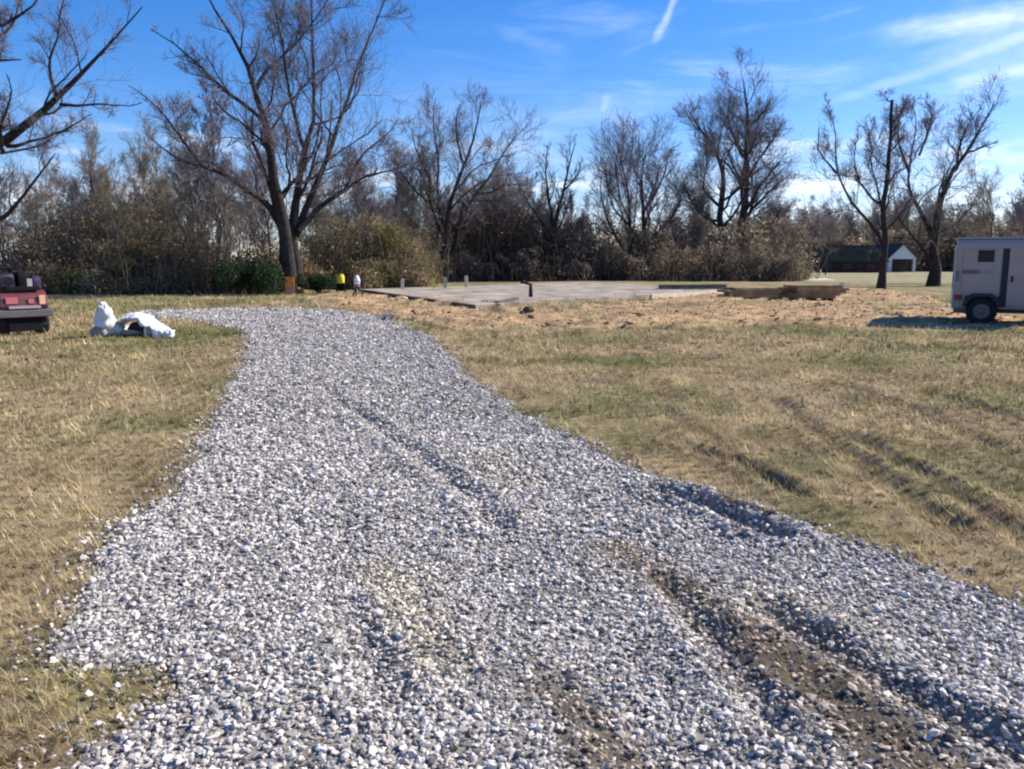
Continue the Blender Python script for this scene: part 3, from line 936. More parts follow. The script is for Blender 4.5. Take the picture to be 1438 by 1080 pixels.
# ---- undergrowth of the woods: one mass
def build_brush():
    VV = []; CC = []

    def zone(u0, u1, d0, d1, vt, dv, n, leaf, cols, nst):
        # clumps
        ncl = max(6, int((u1 - u0) / (9 if vt < 355 else 4.5)))
        cu = RNG.uniform(u0, u1, ncl); cd = d0 + (d1 - d0) * RNG.random(ncl) ** 1.5
        ch = CAMH + (368 - (vt + RNG.normal(0, dv, ncl))) / 1120 * cd
        ch = np.maximum(ch, 1.2); cr = ch * RNG.uniform(.35, .6, ncl) + .5
        cx = (cu - 719) / F * cd / 1.0
        ctone = np.array(cols)[RNG.integers(0, len(cols), ncl)] * np.exp(RNG.normal(0, .14, ncl))[:, None]
        i = RNG.integers(0, ncl, n)
        zz = RNG.random(n) ** .9
        rr_ = cr[i] * np.sqrt(RNG.random(n)) * (1.05 - .55 * zz ** 2)
        a = RNG.uniform(0, 2 * math.pi, n)
        x = cx[i] + rr_ * np.cos(a); y = cd[i] + rr_ * np.sin(a) * .8; z = zz * ch[i] * (.85 + .3 * vn(x * 1.5, y * 1.5, 8))
        # holes
        keep = fbm(x * .9 + z * .7, z * 1.1 + y * .4, 15, 2) > .40
        x, y, z, i = x[keep], y[keep], z[keep], i[keep]; m = len(x)
        t = np.array([(-1, -.35, 0), (1, -.2, 0), (.1, .55, .1)])
        s = leaf * RNG.uniform(.5, 1.5, m)
        V = np.einsum('nij,kj->nki', rotm(m), t) * s[:, None, None] + np.stack([x, y, z], 1)[:, None]
        c = np.minimum((1.75 if d0 < 60 else 1.3) * ctone[i] * np.exp(RNG.normal(0, .35, m))[:, None], .6)
        VV.append(V.reshape(-1, 3)); CC.append(np.repeat(c, 3, 0))
        # stems: slim triangles
        j = RNG.integers(0, ncl, nst)
        a = RNG.uniform(0, 2 * math.pi, nst); r_ = cr[j] * np.sqrt(RNG.random(nst)) * .9
        x = cx[j] + r_ * np.cos(a); y = cd[j] + r_ * np.sin(a) * .8
        h = ch[j] * RNG.uniform(.5, 1.25, nst)
        w_ = RNG.uniform(.018, .045, nst) * (d0 / 40) ** .6
        lx = RNG.normal(0, .22, nst) * h; ly = RNG.normal(0, .2, nst) * h
        b0 = np.stack([x - w_, y, np.full(nst, -.1)], 1); b1 = np.stack([x + w_, y, np.full(nst, -.1)], 1); tp = np.stack([x + lx, y + ly, h], 1)
        VV.append(np.stack([b0, b1, tp], 1).reshape(-1, 3))
        cs = np.array([.19, .15, .115]) * (1 if d0 < 60 else .7) * np.exp(RNG.normal(0, .4, nst))[:, None]
        CC.append(np.repeat(cs, 3, 0))

    BR = [(.17, .115, .062), (.13, .10, .05), (.20, .145, .085), (.11, .10, .045), (.15, .095, .06)]
    OL = [(.12, .10, .05), (.14, .115, .06), (.10, .085, .045), (.16, .12, .075)]
    PU = [(.16, .125, .10), (.18, .14, .095), (.13, .11, .08)]
    zone(-160, 395, 41, 52, 338, 20, 62000, .085, BR, 2200)
    zone(-160, 395, 40, 44.5, 372, 14, 50000, .075, BR, 900)
    zone(70, 260, 42.5, 49, 288, 14, 22000, .085, BR, 700)
    zone(425, 600, 50, 64, 330, 16, 36000, .095, OL, 1200)
    zone(425, 600, 47.5, 55, 374, 10, 22000, .085, OL + BR, 500)
    zone(590, 1120, 70, 92, 326, 14, 80000, .15, PU, 3000)
    zone(590, 1120, 67, 80, 360, 8, 60000, .13, PU, 2600)
    zone(640, 770, 72, 82, 300, 12, 16000, .15, PU, 2200)
    zone(1060, 1560, 134, 162, 316, 8, 80000, .28, PU, 4000)
    V = np.concatenate(VV); Fc = np.arange(len(V)).reshape(-1, 3)
    o = link('undergrowth', npmesh('undergrowth', V, Fc, attrmat('dead_leaves', .9, .42), np.concatenate(CC))); tag(o, kind='stuff')


build_brush()


# ---- bushes one can tell apart
def bush(name, label, x, y, hgt, rad, n, leaf, cols, group=None):
    root = empty(name, (x, y, 0)); tag(root, label, 'bush', group)
    nc = 14
    cx = RNG.normal(0, rad * .45, nc); cy = RNG.normal(0, rad * .4, nc); cz = RNG.uniform(.25, .8, nc) * hgt; cr = RNG.uniform(.3, .5, nc) * rad
    i = RNG.integers(0, nc, n)
    d = nrm(RNG.normal(size=(n, 3))) * (cr[i] * RNG.uniform(.6, 1.05, n))[:, None]
    p = np.stack([cx[i], cy[i], cz[i]], 1) + d; p[:, 2] = np.abs(p[:, 2])
    t = np.array([(-1, -.4, 0), (1, -.3, 0), (.1, .6, .1)])
    V = np.einsum('nij,kj->nki', rotm(n), t) * (leaf * RNG.uniform(.6, 1.4, n))[:, None, None] + p[:, None]
    c = np.array(cols)[RNG.integers(0, len(cols), n)] * np.exp(RNG.normal(0, .3, n))[:, None]
    link('foliage', npmesh(name + '_foliage', V.reshape(-1, 3), np.arange(n * 3).reshape(-1, 3), attrmat('bush_leaf', .7, .25), np.repeat(c, 3, 0)), root)
    st = np.zeros((9, 5, 3))
    for k in range(9):
        a = RNG.uniform(0, 6.28); r_ = RNG.uniform(.1, .6) * rad
        st[k] = np.linspace([0, 0, -.1], [r_ * math.cos(a), r_ * math.sin(a), hgt * .8], 5)
    v, f = tubes(st, np.tile(np.linspace(.03, .01, 5), (9, 1)), 5)
    link('stem', npmesh(name + '_stem', v, f, BARK), root)
    return root


GRN = [(.03, .055, .022), (.042, .07, .027), (.022, .042, .018)]
p = G(352, 414); bush('evergreen_bush', 'dark green evergreen bush left of the largest tree trunk', p[0], p[1], 1.9, 1.5, 9000, .06, GRN)
p = G(447, 412); bush('evergreen_bush', 'small dark green bush between the largest tree and the yellow jug', p[0], p[1], 1.0, .8, 3500, .05, GRN)
p = G(1117, 391); bush('bush', 'olive leafy bush beside the pale post near the lumber', p[0], p[1], 3.2, 1.6, 3500, .13, [(.12, .13, .04), (.10, .11, .035)])
p = G(520, 405); bush('bush', 'yellow-olive brushy shrub behind the tripod', p[0], p[1] + 2, 4.2, 1.8, 6000, .07, [(.20, .18, .06), (.15, .14, .05), (.17, .12, .07)])

# ------------------------------------------------------------------ concrete slab
CON = mat('concrete', (.33, .275, .215), .95, noise=.5, scale=.9, bump=.4, spec=.1)
SLABSHD = mat('slab_shade_dark', (.07, .062, .065), .8, noise=.3)
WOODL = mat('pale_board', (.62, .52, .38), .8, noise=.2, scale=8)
ZS = .2
c0 = G(506, 406, ZS); c1 = G(668, 428, ZS); c2 = G(1030, 407, ZS); c3 = G(830, 396, ZS)
mb = MB()
q = [c0, c1, c2, c3]
mb.add([(x, y, -.2) for x, y in q] + [(x, y, ZS) for x, y in q], [(0, 3, 2, 1), (4, 5, 6, 7)] + [(i, (i + 1) % 4, 4 + (i + 1) % 4, 4 + i) for i in range(4)])
slab = mb.build('concrete_slab', CON, bevel=.01)
tag(slab, 'pale grey concrete foundation slab beyond the gravel driveway', 'foundation')


def edge_strip(a, b, z0, z1, th, off=.003):
    a = np.array(a); b = np.array(b); d = (b - a) / np.linalg.norm(b - a); nn = np.array([d[1], -d[0]])
    if nn[1] > 0: nn = -nn
    m = MB(); p = [a + nn * off, b + nn * off, b + nn * (off + th), a + nn * (off + th)]
    m.add([(x, y, z0) for x, y in p] + [(x, y, z1) for x, y in p], [(0, 3, 2, 1), (4, 5, 6, 7)] + [(i, (i + 1) % 4, 4 + (i + 1) % 4, 4 + i) for i in range(4)])
    return m


o = edge_strip(c0, c1, -.1, ZS - .02, .06).build('slab_tone_strip', SLABSHD); tag(o, 'long dark strip painting in the shade on the left face of the slab', 'board')  # dark strip: shade of the slab's left face put into colour
o = edge_strip(c1 * .42 + c2 * .58, c2, -.1, ZS + .02, .05).build('slab_tone_strip', WOODL); tag(o, 'pale strip painting in the sunlight on the right front face of the slab', 'board')  # pale strip: sunlight on the slab's front face put into colour


def gz(x, y): return float(height(np.array([float(x)]), np.array([float(y)]))[0])


# ------------------------------------------------------------------ dark pipe stand on the slab edge
DK = mat('dark_metal', (.028, .024, .022), .6, .3, noise=.3)
p = G(745, 424); x, y = p; z = gz(x, y)
r_ = empty('pipe_stand', (x, y, z)); tag(r_, 'dark upright pipe stand with a short arm at the front edge of the slab', 'pipe')
MB().cyl((0, 0, -.1), (.02, 0, .72), .10, .075, 12).build('post', DK, r_, True)
MB().cyl((.0, 0, .69), (-.30, 0, .80), .055, .07, 10).build('arm', DK, r_, True)
MB().cyl((-.32, 0, .72), (-.30, 0, .84), .10, .09, 10).build('cap', DK, r_, True)
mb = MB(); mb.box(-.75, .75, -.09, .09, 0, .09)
p = G(712, 432); o = mb.build('bar', mat('dark_bar', (.12, .10, .09), .9, noise=.3), bevel=.008)
o.location = (p[0], p[1], gz(*p) + .06); o.rotation_euler = (0, -.06, R(62)); tag(o, 'dark plank lying on the dirt left of the pipe stand', 'bar')  # dark bar lying slantwise beside the stand
p = G(742, 443)
mb = MB(); mb.lathe([(.01, .16), (.12, .15), (.19, .07), (.2, 0), (.01, -.03)], k=9, wob=.12)
o = mb.build('soil_lump', mat('brown_soil', (.13, .08, .04), .95, noise=.4)); o.location = (p[0], p[1], gz(*p)); tag(o, 'dark brown lump of soil on the tan dirt below the pipe stand', 'soil lump')

# ------------------------------------------------------------------ lumber
def board_stack(name, label, u0, u1, v, D, zt, depth, m, rows, seed, cat='lumber', rz=0, group=None):
    rd = random.Random(seed)
    a = P(u0, v, D); b = P(u1, v, D); L_ = b[0] - a[0]
    root = empty(name, ((a[0] + b[0]) / 2, D, gz((a[0] + b[0]) / 2, D)), rz); tag(root, label, cat, group)
    th = (zt - .12) / rows; nb = 4
    for r in range(rows):
        for k in range(nb):
            mb = MB(); j = rd.uniform(-.3, .3)
            y0 = -depth / 2 + k * depth / nb; z0 = .1 + r * th
            mb.box(-L_ / 2 + j, L_ / 2 + j + rd.uniform(-.1, .1), y0 + .01, y0 + depth / nb - .012, z0 + .004, z0 + th - .004)
            mb.build('board', rd.choice((m, m, W1, W3)), root)
    for s in (-.35, 0, .35):
        MB().box(s * L_ - .05, s * L_ + .05, -depth / 2, depth / 2, -.08, .1).build('bearer', mat('bearer_wood', (.10, .07, .04), .9), root)
    return root


W1 = mat('brown_lumber', (.25, .165, .085), .85, noise=.35, scale=3)
W2 = mat('yellow_lumber', (.42, .29, .14), .85, noise=.3, scale=3)
W3 = mat('old_lumber', (.30, .21, .12), .9, noise=.35, scale=3)
board_stack('lumber_stack', 'square brown lumber stack with dark underside left of the pale stub post', 1106, 1172, 410, 33.5, .66, 1.2, W1, 5, 1, rz=R(-3))
board_stack('lumber_stack', 'yellowish lumber stack adjoining the brown stack on its left', 1018, 1104, 408, 35, .55, 1.2, W2, 4, 2, rz=R(3))
board_stack('lumber_stack', 'long low old lumber row at the far right edge of the slab', 925, 1016, 402, 43, .44, 1.0, W3, 3, 3, rz=R(4))
p = G(1181, 414); o = MB().box(-.10, .10, -.05, .05, -.2, .62).build('stub_post', WOODL, bevel=.008); o.location = (p[0], p[1], 0); tag(o, 'short pale stub post at the right end of the brown lumber', 'post')

# ------------------------------------------------------------------ stakes, jug, tripod, sign near the slab
for (u, v, h, m, l) in ((565, 405, .50, WOODL, 'pale wooden stake, leftmost along the far edge of the slab'),
                        (609, 404, .50, mat('yellow_paint', (.62, .58, .08), .7), 'yellow painted stake at the far edge of the slab'),
                        (625, 403, .55, mat('cream_board', (.45, .42, .25), .8), 'cream stake just right of the yellow stake'),
                        (655, 404, .60, WOODL, 'pale wooden stake, rightmost along the far edge of the slab')):
    p = G(u, 406 - (u - 506) * .031 + 1.5, .2); mb = MB()
    mb.prism([(-.09, .19), (.09, .19), (.09, .2 + h), (0, .24 + h), (-.09, .2 + h)], -.03, .03)
    o = mb.build('stake', m, bevel=.006); o.location = (p[0], p[1], 0); o.rotation_euler = (0, R(random.uniform(-4, 4)), R(random.uniform(-20, 20)))
    tag(o, l, 'stake', 'stakes along the slab')
p = G(592, 401)
o = MB().cyl((0, 0, -.1), (.03, 0, 1.45), .14, .11, 10).build('dark_post', mat('dark_post', (.018, .014, .02), .8)); o.location = (p[0], p[1], 0)
tag(o, 'dark upright post at the wood edge behind the yellow stake', 'post')

YEL = mat('yellow_plastic', (.75, .68, .04), .4)
BLK = mat('black_plastic', (.008, .007, .009), .8, spec=.15)
p = G(479, 410); x, y = p
r_ = empty('work_stand', (x, y, 0)); tag(r_, 'low dark stand under the yellow jug', 'stand')
MB().box(-.24, .24, -.18, .18, .40, .46).build('top', BLK, r_)
for sx in (-1, 1):
    for sy in (-1, 1): MB().cyl((sx * .24, sy * .17, -.05), (sx * .17, sy * .12, .40), .03, .03, 6).build('leg', BLK, r_)
MB().box(-.17, .17, -.12, .12, .06, .395).build('shelf_box', BLK, r_)
r_ = empty('jug', (x, y, .462)); tag(r_, 'bright yellow water jug on the low dark stand', 'jug')
MB().lathe([(.01, 0), (.19, 0), (.205, .04), (.205, .36), (.18, .42), (.01, .43)], k=18).build('body', YEL, r_, True)
MB().lathe([(.01, .07), (.15, .06), (.16, .0), (.01, 0)], (0, 0, .432), 16).build('lid', mat('yellow_lid', (.55, .5, .1), .5), r_, True)
p = G(502, 418); x, y = p
r_ = empty('tripod', (x, y, 0)); tag(r_, 'squat dark tripod with spread legs beside the left slab corner', 'tripod')
for a in (0, 2.1, 4.2): MB().cyl((.34 * math.cos(a + .5), .34 * math.sin(a + .5), -.04), (.03 * math.cos(a), .03 * math.sin(a), .55), .038, .045, 8).build('leg', mat('tripod_brown', (.07, .05, .055), .7), r_)
MB().cyl((0, 0, .5), (0, 0, .6), .13, .13, 12).build('head', mat('tripod_head', (.2, .17, .24), .6), r_)
r_ = empty('laser_level', (x, y, .60)); tag(r_, 'small white instrument mounted on the squat dark tripod', 'instrument')
MB().lathe([(.01, 0), (.11, 0), (.135, .05), (.14, .2), (.10, .32), (.06, .40), (.01, .41)], k=14).build('housing', mat('white_plastic', (.85, .86, .84), .4), r_, True)
MB().lathe([(.142, .0), (.150, .01), (.150, .05), (.142, .06)], (0, 0, .1), 14).build('band', mat('grey_band', (.35, .4, .38), .5), r_, True)

p = G(416, 413); x, y = p
r_ = empty('warning_board', (x, y - 1.1, 0), R(4)); tag(r_, 'orange board with a faded pink lower panel leaning at the foot of the largest tree', 'sign')
ORG = mat('orange_board', (.75, .26, .05), .6, noise=.25, scale=8)
MB().box(-.23, .23, -.02, .02, .40, .88).build('upper_panel', ORG, r_, bevel=.005)
MB().box(-.21, .21, -.02, .02, .03, .395).build('lower_panel', mat('faded_pink', (.52, .20, .20), .7, noise=.3, scale=9), r_, bevel=.005)
for s in (-1, 1): MB().box(s * .2 - .015, s * .2 + .015, .022, .05, -.1, .86).build('leg', DK, r_)

# ------------------------------------------------------------------ white things on the left lawn
WPL = mat('white_sheet', (.70, .69, .66), .55, noise=.12, scale=7, bump=1.0)
SHADE_GREY = mat('grey_shade', (.26, .25, .26), .6, noise=.3, scale=8)


def blob(cx, cy, cz, rx, ry, rz_, seed, amp=.18, k=44, m=28, sq=1.0):
    """one closed crumpled sack surface"""
    vs = []; fs = []
    for i in range(m + 1):
        ph = math.pi * i / m
        for j in range(k):
            th = 2 * math.pi * j / k
            n1 = float(vn(np.array([math.cos(th) * 1.7 + seed * 3.1 + 9]), np.array([math.sin(th) * 1.7 + ph * 1.9 + seed]), seed)[0]) - .5
            n2 = float(vn(np.array([math.cos(th) * 4 + seed + 20]), np.array([math.sin(th) * 4 + ph * 4.2]), seed + 1)[0]) - .5
            n3 = abs(float(vn(np.array([math.cos(th) * 3.2 + seed + 40 + ph]), np.array([math.sin(th) * 3.2 + ph * 3]), seed + 2)[0]) - .5)
            r = 1 + amp * 2 * n1 + amp * n2 - amp * 1.3 * n3
            s, c = math.sin(ph), math.cos(ph)
            s = abs(s) ** .75
            vs.append((cx + rx * r * s * math.cos(th), cy + ry * r * s * math.sin(th), max(cz + rz_ * r * c, .004)))
    for i in range(m):
        for j in range(k):
            fs.append((i * k + j, (i + 1) * k + j, (i + 1) * k + (j + 1) % k, i * k + (j + 1) % k))
    return vs, fs


p = G(148, 473); x, y = p; zg = gz(x, y)
r_ = empty('sack', (x, y, zg)); tag(r_, 'tall bulging white sack standing upright on the left lawn', 'sack')
mb = MB(); mb.add(*blob(0, 0, .36, .24, .2, .30, 3, .24))
mb.build('bag', WPL, r_, True)
mb = MB(); mb.add(*blob(-.09, -.10, .12, .17, .15, .13, 4, .2)); mb.build('shaded_base', SHADE_GREY, r_, True)  # grey lump paints the shade on the sack's lower left
mb = MB(); mb.lathe([(.01, .10), (.05, .10), (.09, .05), (.07, 0), (.06, -.04)], (-.02, 0, .66), 10, .15); mb.build('tied_neck', WPL, r_, True)

# crumpled sheet with a dark opening: an arch of plastic
p = G(190, 471); x, y = p; zg = gz(x, y)
r_ = empty('plastic_sheet', (x, y, zg), R(-6)); tag(r_, 'arched crumpled white plastic sheet with a dark hollow, right of the tall sack', 'plastic sheet')
vs = []; fs = []; nA, nB = 44, 22
for i in range(nA + 1):
    t = i / nA
    for j in range(nB + 1):
        s = j / nB
        a = math.pi * (1 - t)
        xx = .42 * math.cos(a) + .02; hh = (.41 + .05 * math.sin(3 * s)) * max(math.sin(a), 0) ** .7
        inner = .10 * math.sin(math.pi * t)
        n1 = float(vn(np.array([t * 9. + 3]), np.array([s * 5. + 2]), 31)[0]) - .5
        n1 += 1.2 * abs(float(vn(np.array([t * 17. + 3]), np.array([s * 9. + 2]), 35)[0]) - .5); vs.append((xx + n1 * .06, -.28 + .56 * s + n1 * .05, max(hh + n1 * .08, .01)))
for i in range(nA):
    for j in range(nB):
        a = i * (nB + 1) + j; fs.append((a, a + 1, a + nB + 2, a + nB + 1))
mb = MB(); mb.add(vs, fs); o = mb.build('arch', WPL, r_, True)
md = o.modifiers.new('thickness', 'SOLIDIFY'); md.thickness = .06; md.offset = -1
mb = MB(); mb.add(*blob(-.30, -.22, .13, .13, .12, .14, 8, .2)); mb.build('fold', WPL, r_, True)
mb = MB(); mb.add(*blob(.02, .14, .12, .27, .10, .16, 9, .1)); mb.build('hollow_lump', mat('dark_lump', (.06, .07, .10), .7), r_, True)  # dark lump filling the hollow under the arch
mb = MB(); mb.add(*blob(.0, -.20, .07, .28, .09, .06, 10, .2)); mb.build('bottom_fold', mat('brown_stained_sheet', (.36, .27, .25), .7), r_, True)
# trailing tail of the sheet sloping down to the right
vs = []; fs = []
for i in range(17):
    t = i / 16
    for j in range(7):
        s = j / 6
        n1 = float(vn(np.array([t * 8. + 30]), np.array([s * 4. + 7]), 77)[0]) - .5
        vs.append((.30 + .62 * t, -.30 - .10 * t + .42 * s, max(.27 * (1 - t) ** 1.2 * (.8 + .3 * s) + n1 * .13 + .05, .01)))
for i in range(16):
    for j in range(6):
        a = i * 7 + j; fs.append((a, a + 7, a + 8, a + 1))
mb = MB(); mb.add(vs, fs); o = mb.build('tail', WPL, r_, True)
md = o.modifiers.new('thickness', 'SOLIDIFY'); md.thickness = .03; md.offset = -1
for (u, v, rx, sd_, l) in ((226, 474, .13, 15, 'small crumpled white bag at the end of the plastic sheet, left one of two'), (240, 474, .11, 16, 'small crumpled white bag nearest the driveway, right one of two')):
    p = G(u, v); mb = MB(); mb.add(*blob(0, 0, .07, rx, rx * .8, .09, sd_, .25)); o = mb.build('bag', WPL, None, True); o.location = (p[0], p[1] - .1, gz(*p)); tag(o, l, 'bag', 'small white bags')
p = G(214, 456); mb = MB(); mb.add(*blob(0, 0, .09, .11, .1, .10, 18, .2)); o = mb.build('bundle', mat('purple_cloth', (.09, .08, .16), .8), None, True); o.location = (p[0], p[1] + .1, gz(*p)); tag(o, 'small dark purple bundle behind the tail of the plastic sheet', 'bundle')

# ------------------------------------------------------------------ red utility vehicle at the left edge
RED = mat('red_paint', (.13, .035, .04), .35, spec=.5, noise=.12, scale=5)
DRED = mat('dark_red_paint', (.16, .02, .02), .4, spec=.5)
NAVY = mat('navy_fabric', (.014, .014, .035), .6, noise=.3, scale=10)
TYR = mat('tyre_rubber', (.014, .014, .015), .8, noise=.2)
RIM = mat('rim_metal', (.10, .10, .11), .4, .6)
GRY = mat('grey_plastic', (.10, .088, .09), .6, noise=.2)
p = G(12, 470)
VX, VY = p
r_ = empty('utility_vehicle', (-10.95, 17.05, 0), R(-41)); r_.scale = (1, .78, 1); tag(r_, 'red utility vehicle with black tyres, cut off by the left edge of the photo', 'utility vehicle')
# local: x to the right (its nose at x=0), extends to -x, width along +y


def wheel(parent, x, y, rad, wid, nm='wheel'):
    w_ = MB(); w_.v = []
    prof = [(rad * .55, -wid / 2), (rad * .9, -wid / 2), (rad, -wid * .3), (rad, wid * .3), (rad * .9, wid / 2), (rad * .55, wid / 2), (rad * .55, -wid / 2)]
    vs = []; fs = []; k = 32; n = len(prof)
    for i in range(k):
        a = 2 * math.pi * i / k; lug = 1.03 if i % 2 else .985
        for r, yy in prof:
            q = r * (lug if r > rad * .95 else 1); vs.append((x + q * math.cos(a), y + yy, rad + q * math.sin(a)))
    for i in range(k):
        for j in range(n - 1): fs.append((i * n + j, ((i + 1) % k) * n + j, ((i + 1) % k) * n + j + 1, i * n + j + 1))
    w_.add(vs, fs); o = w_.build(nm, TYR, parent, False)
    m = MB(); m.cyl((x, y - wid * .36, rad), (x, y + wid * .36, rad), rad * .56, rad * .56, 20)
    m.cyl((x, y - wid * .42, rad), (x, y - wid * .355, rad), rad * .2, rad * .25, 12)
    m.build('rim', RIM, o)
    return o


for yy in (.16, 1.16):
    wheel(r_, -.33, yy, .27, .26); wheel(r_, -2.2, yy, .29, .28)
MB().box(-2.6, -.12, .34, 1.0, .26, .42).build('chassis', BLK, r_, bevel=.02)
MB().box(-.30, -.02, .22, 1.06, .10, .52).build('underbody', BLK, r_, bevel=.02)
mb = MB(); mb.prism([(-.84, .58), (-.84, .98), (-.55, 1.02), (-.16, .98), (-.02, .86), (.02, .66), (-.02, .58)], .06, 1.26); mb.build('nose', RED, r_, bevel=.03)
mb = MB(); mb.prism([(-.86, .46), (-.80, .60), (-.1, .60), (.06, .55), (.07, .42), (-.02, .40), (-.05, .53), (-.55, .56), (-.66, .46)], -.02, 1.34); mb.build('fender', GRY, r_, bevel=.01)
for y0 in (-.006,):
    mb = MB(); mb.box(-.24, -.08, y0 + .03, y0 + .062, .74, .86); mb.build('lamp', mat('amber_lens', (.75, .42, .25), .3), r_, bevel=.01)
    mb = MB(); mb.box(-.74, -.56, y0 + .03, y0 + .062, .76, .90); mb.build('lamp', mat('red_lens', (.48, .14, .14), .3), r_, bevel=.01)
for (y0, y1, z0, z1, mm) in ((.18, .48, .70, .84, 'red_lens'), (.74, .88, .70, .80, 'red_lens'), (1.02, 1.18, .68, .88, 'amber_lens')):
    MB().box(.0, .034, y0, y1, z0, z1).build('lamp', MATS[mm], r_, bevel=.008)
MB().box(.0, .03, .25, 1.05, .60, .66).build('trim', mat('pale_trim', (.34, .30, .31), .4), r_)
MB().box(-.10, -.08, .80, .93, 1.075, 1.24).build('badge', mat('pale_grey_plate', (.35, .36, .33), .4), r_)
mb = MB(); mb.box(-.50, -.28, .03, .062, .66, .70); mb.box(-.76, -.1, .035, .06, .62, .645); mb.build('trim', mat('pale_trim', (.48, .44, .43), .4), r_)
PUR = mat('purple_fabric', (.035, .02, .06), .7, noise=.3, scale=9)
for (x0, x1, y0, y1, zt, mm) in ((-.42, -.22, .12, .56, 1.36, NAVY), (-.40, -.20, .62, .92, 1.39, BLK), (-.40, -.16, .97, 1.20, 1.30, PUR)):
    sb = MB(); sb.prism([(x0 - .10, .98), (x1, .98), (x1 - .02, zt - .08), (x1 - .07, zt), (x0 - .08, zt), (x0 - .12, zt - .06)], y0, y1)
    sb.build('seat_back', mm, r_, bevel=.045, smooth=True)
MB().box(-.15, -.06, .2, 1.1, .985, 1.07).build('dashboard', BLK, r_, bevel=.02)
MB().cyl((-.12, .35, 1.04), (-.04, .33, 1.20), .015, .015, 8).cyl((-.05, .33, 1.19), (-.035, .328, 1.21), .13, .13, 16).build('steering_wheel', BLK, r_)
mb = MB()
for xx in (-.80, -.45, -.12): mb.cyl((xx, .13, .98), (xx, .13, 1.44), .02, .02, 8)
mb.cyl((-.90, .13, 1.43), (-.04, .13, 1.43), .02, .02, 8); mb.build('rack', DK, r_)
mb = MB(); mb.prism([(-2.55, .5), (-2.55, 1.0), (-.94, 1.0), (-.94, .5), (-1.2, .42), (-1.9, .42)], .08, 1.24); mb.build('body', DRED, r_, bevel=.03)
for (a, b) in (((-1.0, 1.0), (-1.12, 1.44)), ((-2.3, 1.0), (-2.1, 1.44))):
    for yy in (.14, 1.18): MB().cyl((a[0], yy, a[1]), (b[0], yy, b[1]), .03, .03, 8).build('roll_bar', BLK, r_)
MB().box(-2.15, -1.08, .1, 1.22, 1.44, 1.48).build('roof', BLK, r_, bevel=.015)
MB().box(-1.9, -1.5, .2, 1.12, 1.0, 1.12).build('seat', BLK, r_, bevel=.03)

# ------------------------------------------------------------------ cargo trailer
TW = mat('trailer_white', (.40, .31, .265), .45, spec=.4, noise=.05, scale=2)
TRF = mat('trailer_roof_metal', (.30, .29, .33), .4, .2)
TBK = mat('trailer_black', (.02, .02, .03), .5)
GLS = mat('dark_glass', (.012, .014, .02), .45, spec=.3)
p = G(1338, 455)
r_ = empty('cargo_trailer', (p[0] + .04, p[1] + .15, 0), R(-28)); tag(r_, 'pale enclosed cargo trailer with one side window, cut off by the right edge', 'trailer')
LT, WT, Z0, Z1 = 4.3, 2.0, .40, 2.18
# local x along the near side from the rear end to the nose; +y away from the viewer
out = [(0, Z0), (0, Z1 - .12), (.05, Z1 - .04), (.12, Z1), (LT - .3, Z1), (LT - .1, Z1 - .1), (LT, Z1 - .4), (LT, Z0)]
mb = MB()
prof = [(0, Z0), (0, Z1 - .10), (.03, Z1 - .03), (.10, Z1), (WT - .10, Z1), (WT - .03, Z1 - .03), (WT, Z1 - .10), (WT, Z0)]
n = len(prof); vs = [(0, y_, z_) for y_, z_ in prof] + [(LT, y_, z_) for y_, z_ in prof]
mb.add(vs, [(i, (i + 1) % n, n + (i + 1) % n, n + i) for i in range(n)] + [tuple(range(n)), tuple(range(2 * n - 1, n - 1, -1))])
mb.build('body', TW, r_, bevel=.01)
mb = MB(); mb.prism([(-.02, Z1 + .003), (-.02, Z1 + .05), (LT + .02, Z1 + .05), (LT + .02, Z1 + .003)], .06, WT - .06); mb.build('roof', TRF, r_)
mb = MB(); mb.box(-.012, LT, -.03, -.004, Z1 - .24, Z1 - .10)
mb.build('roof_rail', TRF, r_, bevel=.006)
mb = MB(); mb.box(-.03, -.002, -.02, .05, Z0, Z1 - .12); mb.box(-.03, -.002, WT - .05, WT + .02, Z0, Z1 - .12); mb.box(-.03, -.002, .052, WT - .052, Z0, Z0 + .08); mb.build('corner_post', mat('post_metal', (.40, .40, .46), .4, .3), r_)
mb = MB(); mb.box(-.022, -.003, .06, WT - .06, Z0 + .09, Z1 - .2); dr = mb.build('rear_door', TW, r_)
mb = MB(); mb.box(-.045, -.024, .95, 1.0, .9, 1.3); mb.build('handle', TBK, dr)
fr = MB(); fr.box(.48, .84, -.018, -.003, 1.60, 1.90); fo = fr.build('window', TBK, r_, bevel=.004)
MB().box(.52, .80, -.024, -.0185, 1.64, 1.86).build('pane', GLS, fo)
# lettering strip: unreadable short dark marks
mb = MB(); xs = .17
for i in range(6):
    wdt = random.uniform(.035, .06); mb.box(xs, xs + wdt, -.010, -.003, 1.30, 1.30 + random.choice((.07, .10, .10))); xs += wdt + .018
mb.build('marking', mat('faded_mark', (.13, .09, .13), .6), r_)
mb = MB(); mb.box(.56, .84, -.009, -.003, 1.30, 1.40); mb.build('marking', mat('faded_grey_mark', (.30, .29, .29), .6), r_)
mb = MB()
for xx in (.14, 2.1, 2.9, 3.4): mb.box(xx, xx + .012, -.006, -.002, Z0 + .08, Z1 - .26)
mb.box(.02, LT - .02, -.012, -.0035, Z0 + .002, Z0 + .05)
mb.build('seam_strip', mat('seam', (.22, .20, .21), .5, .3), r_)
mb = MB(); mb.box(.03, .09, -.02, -.004, 1.10, 1.38); mb.build('side_latch', mat('latch', (.18, .18, .22), .5), r_)
mb = MB(); mb.box(.02, .20, -.03, -.004, .62, .76); mb.build('tail_light', mat('red_tail_lens', (.30, .02, .03), .3), r_, bevel=.008)
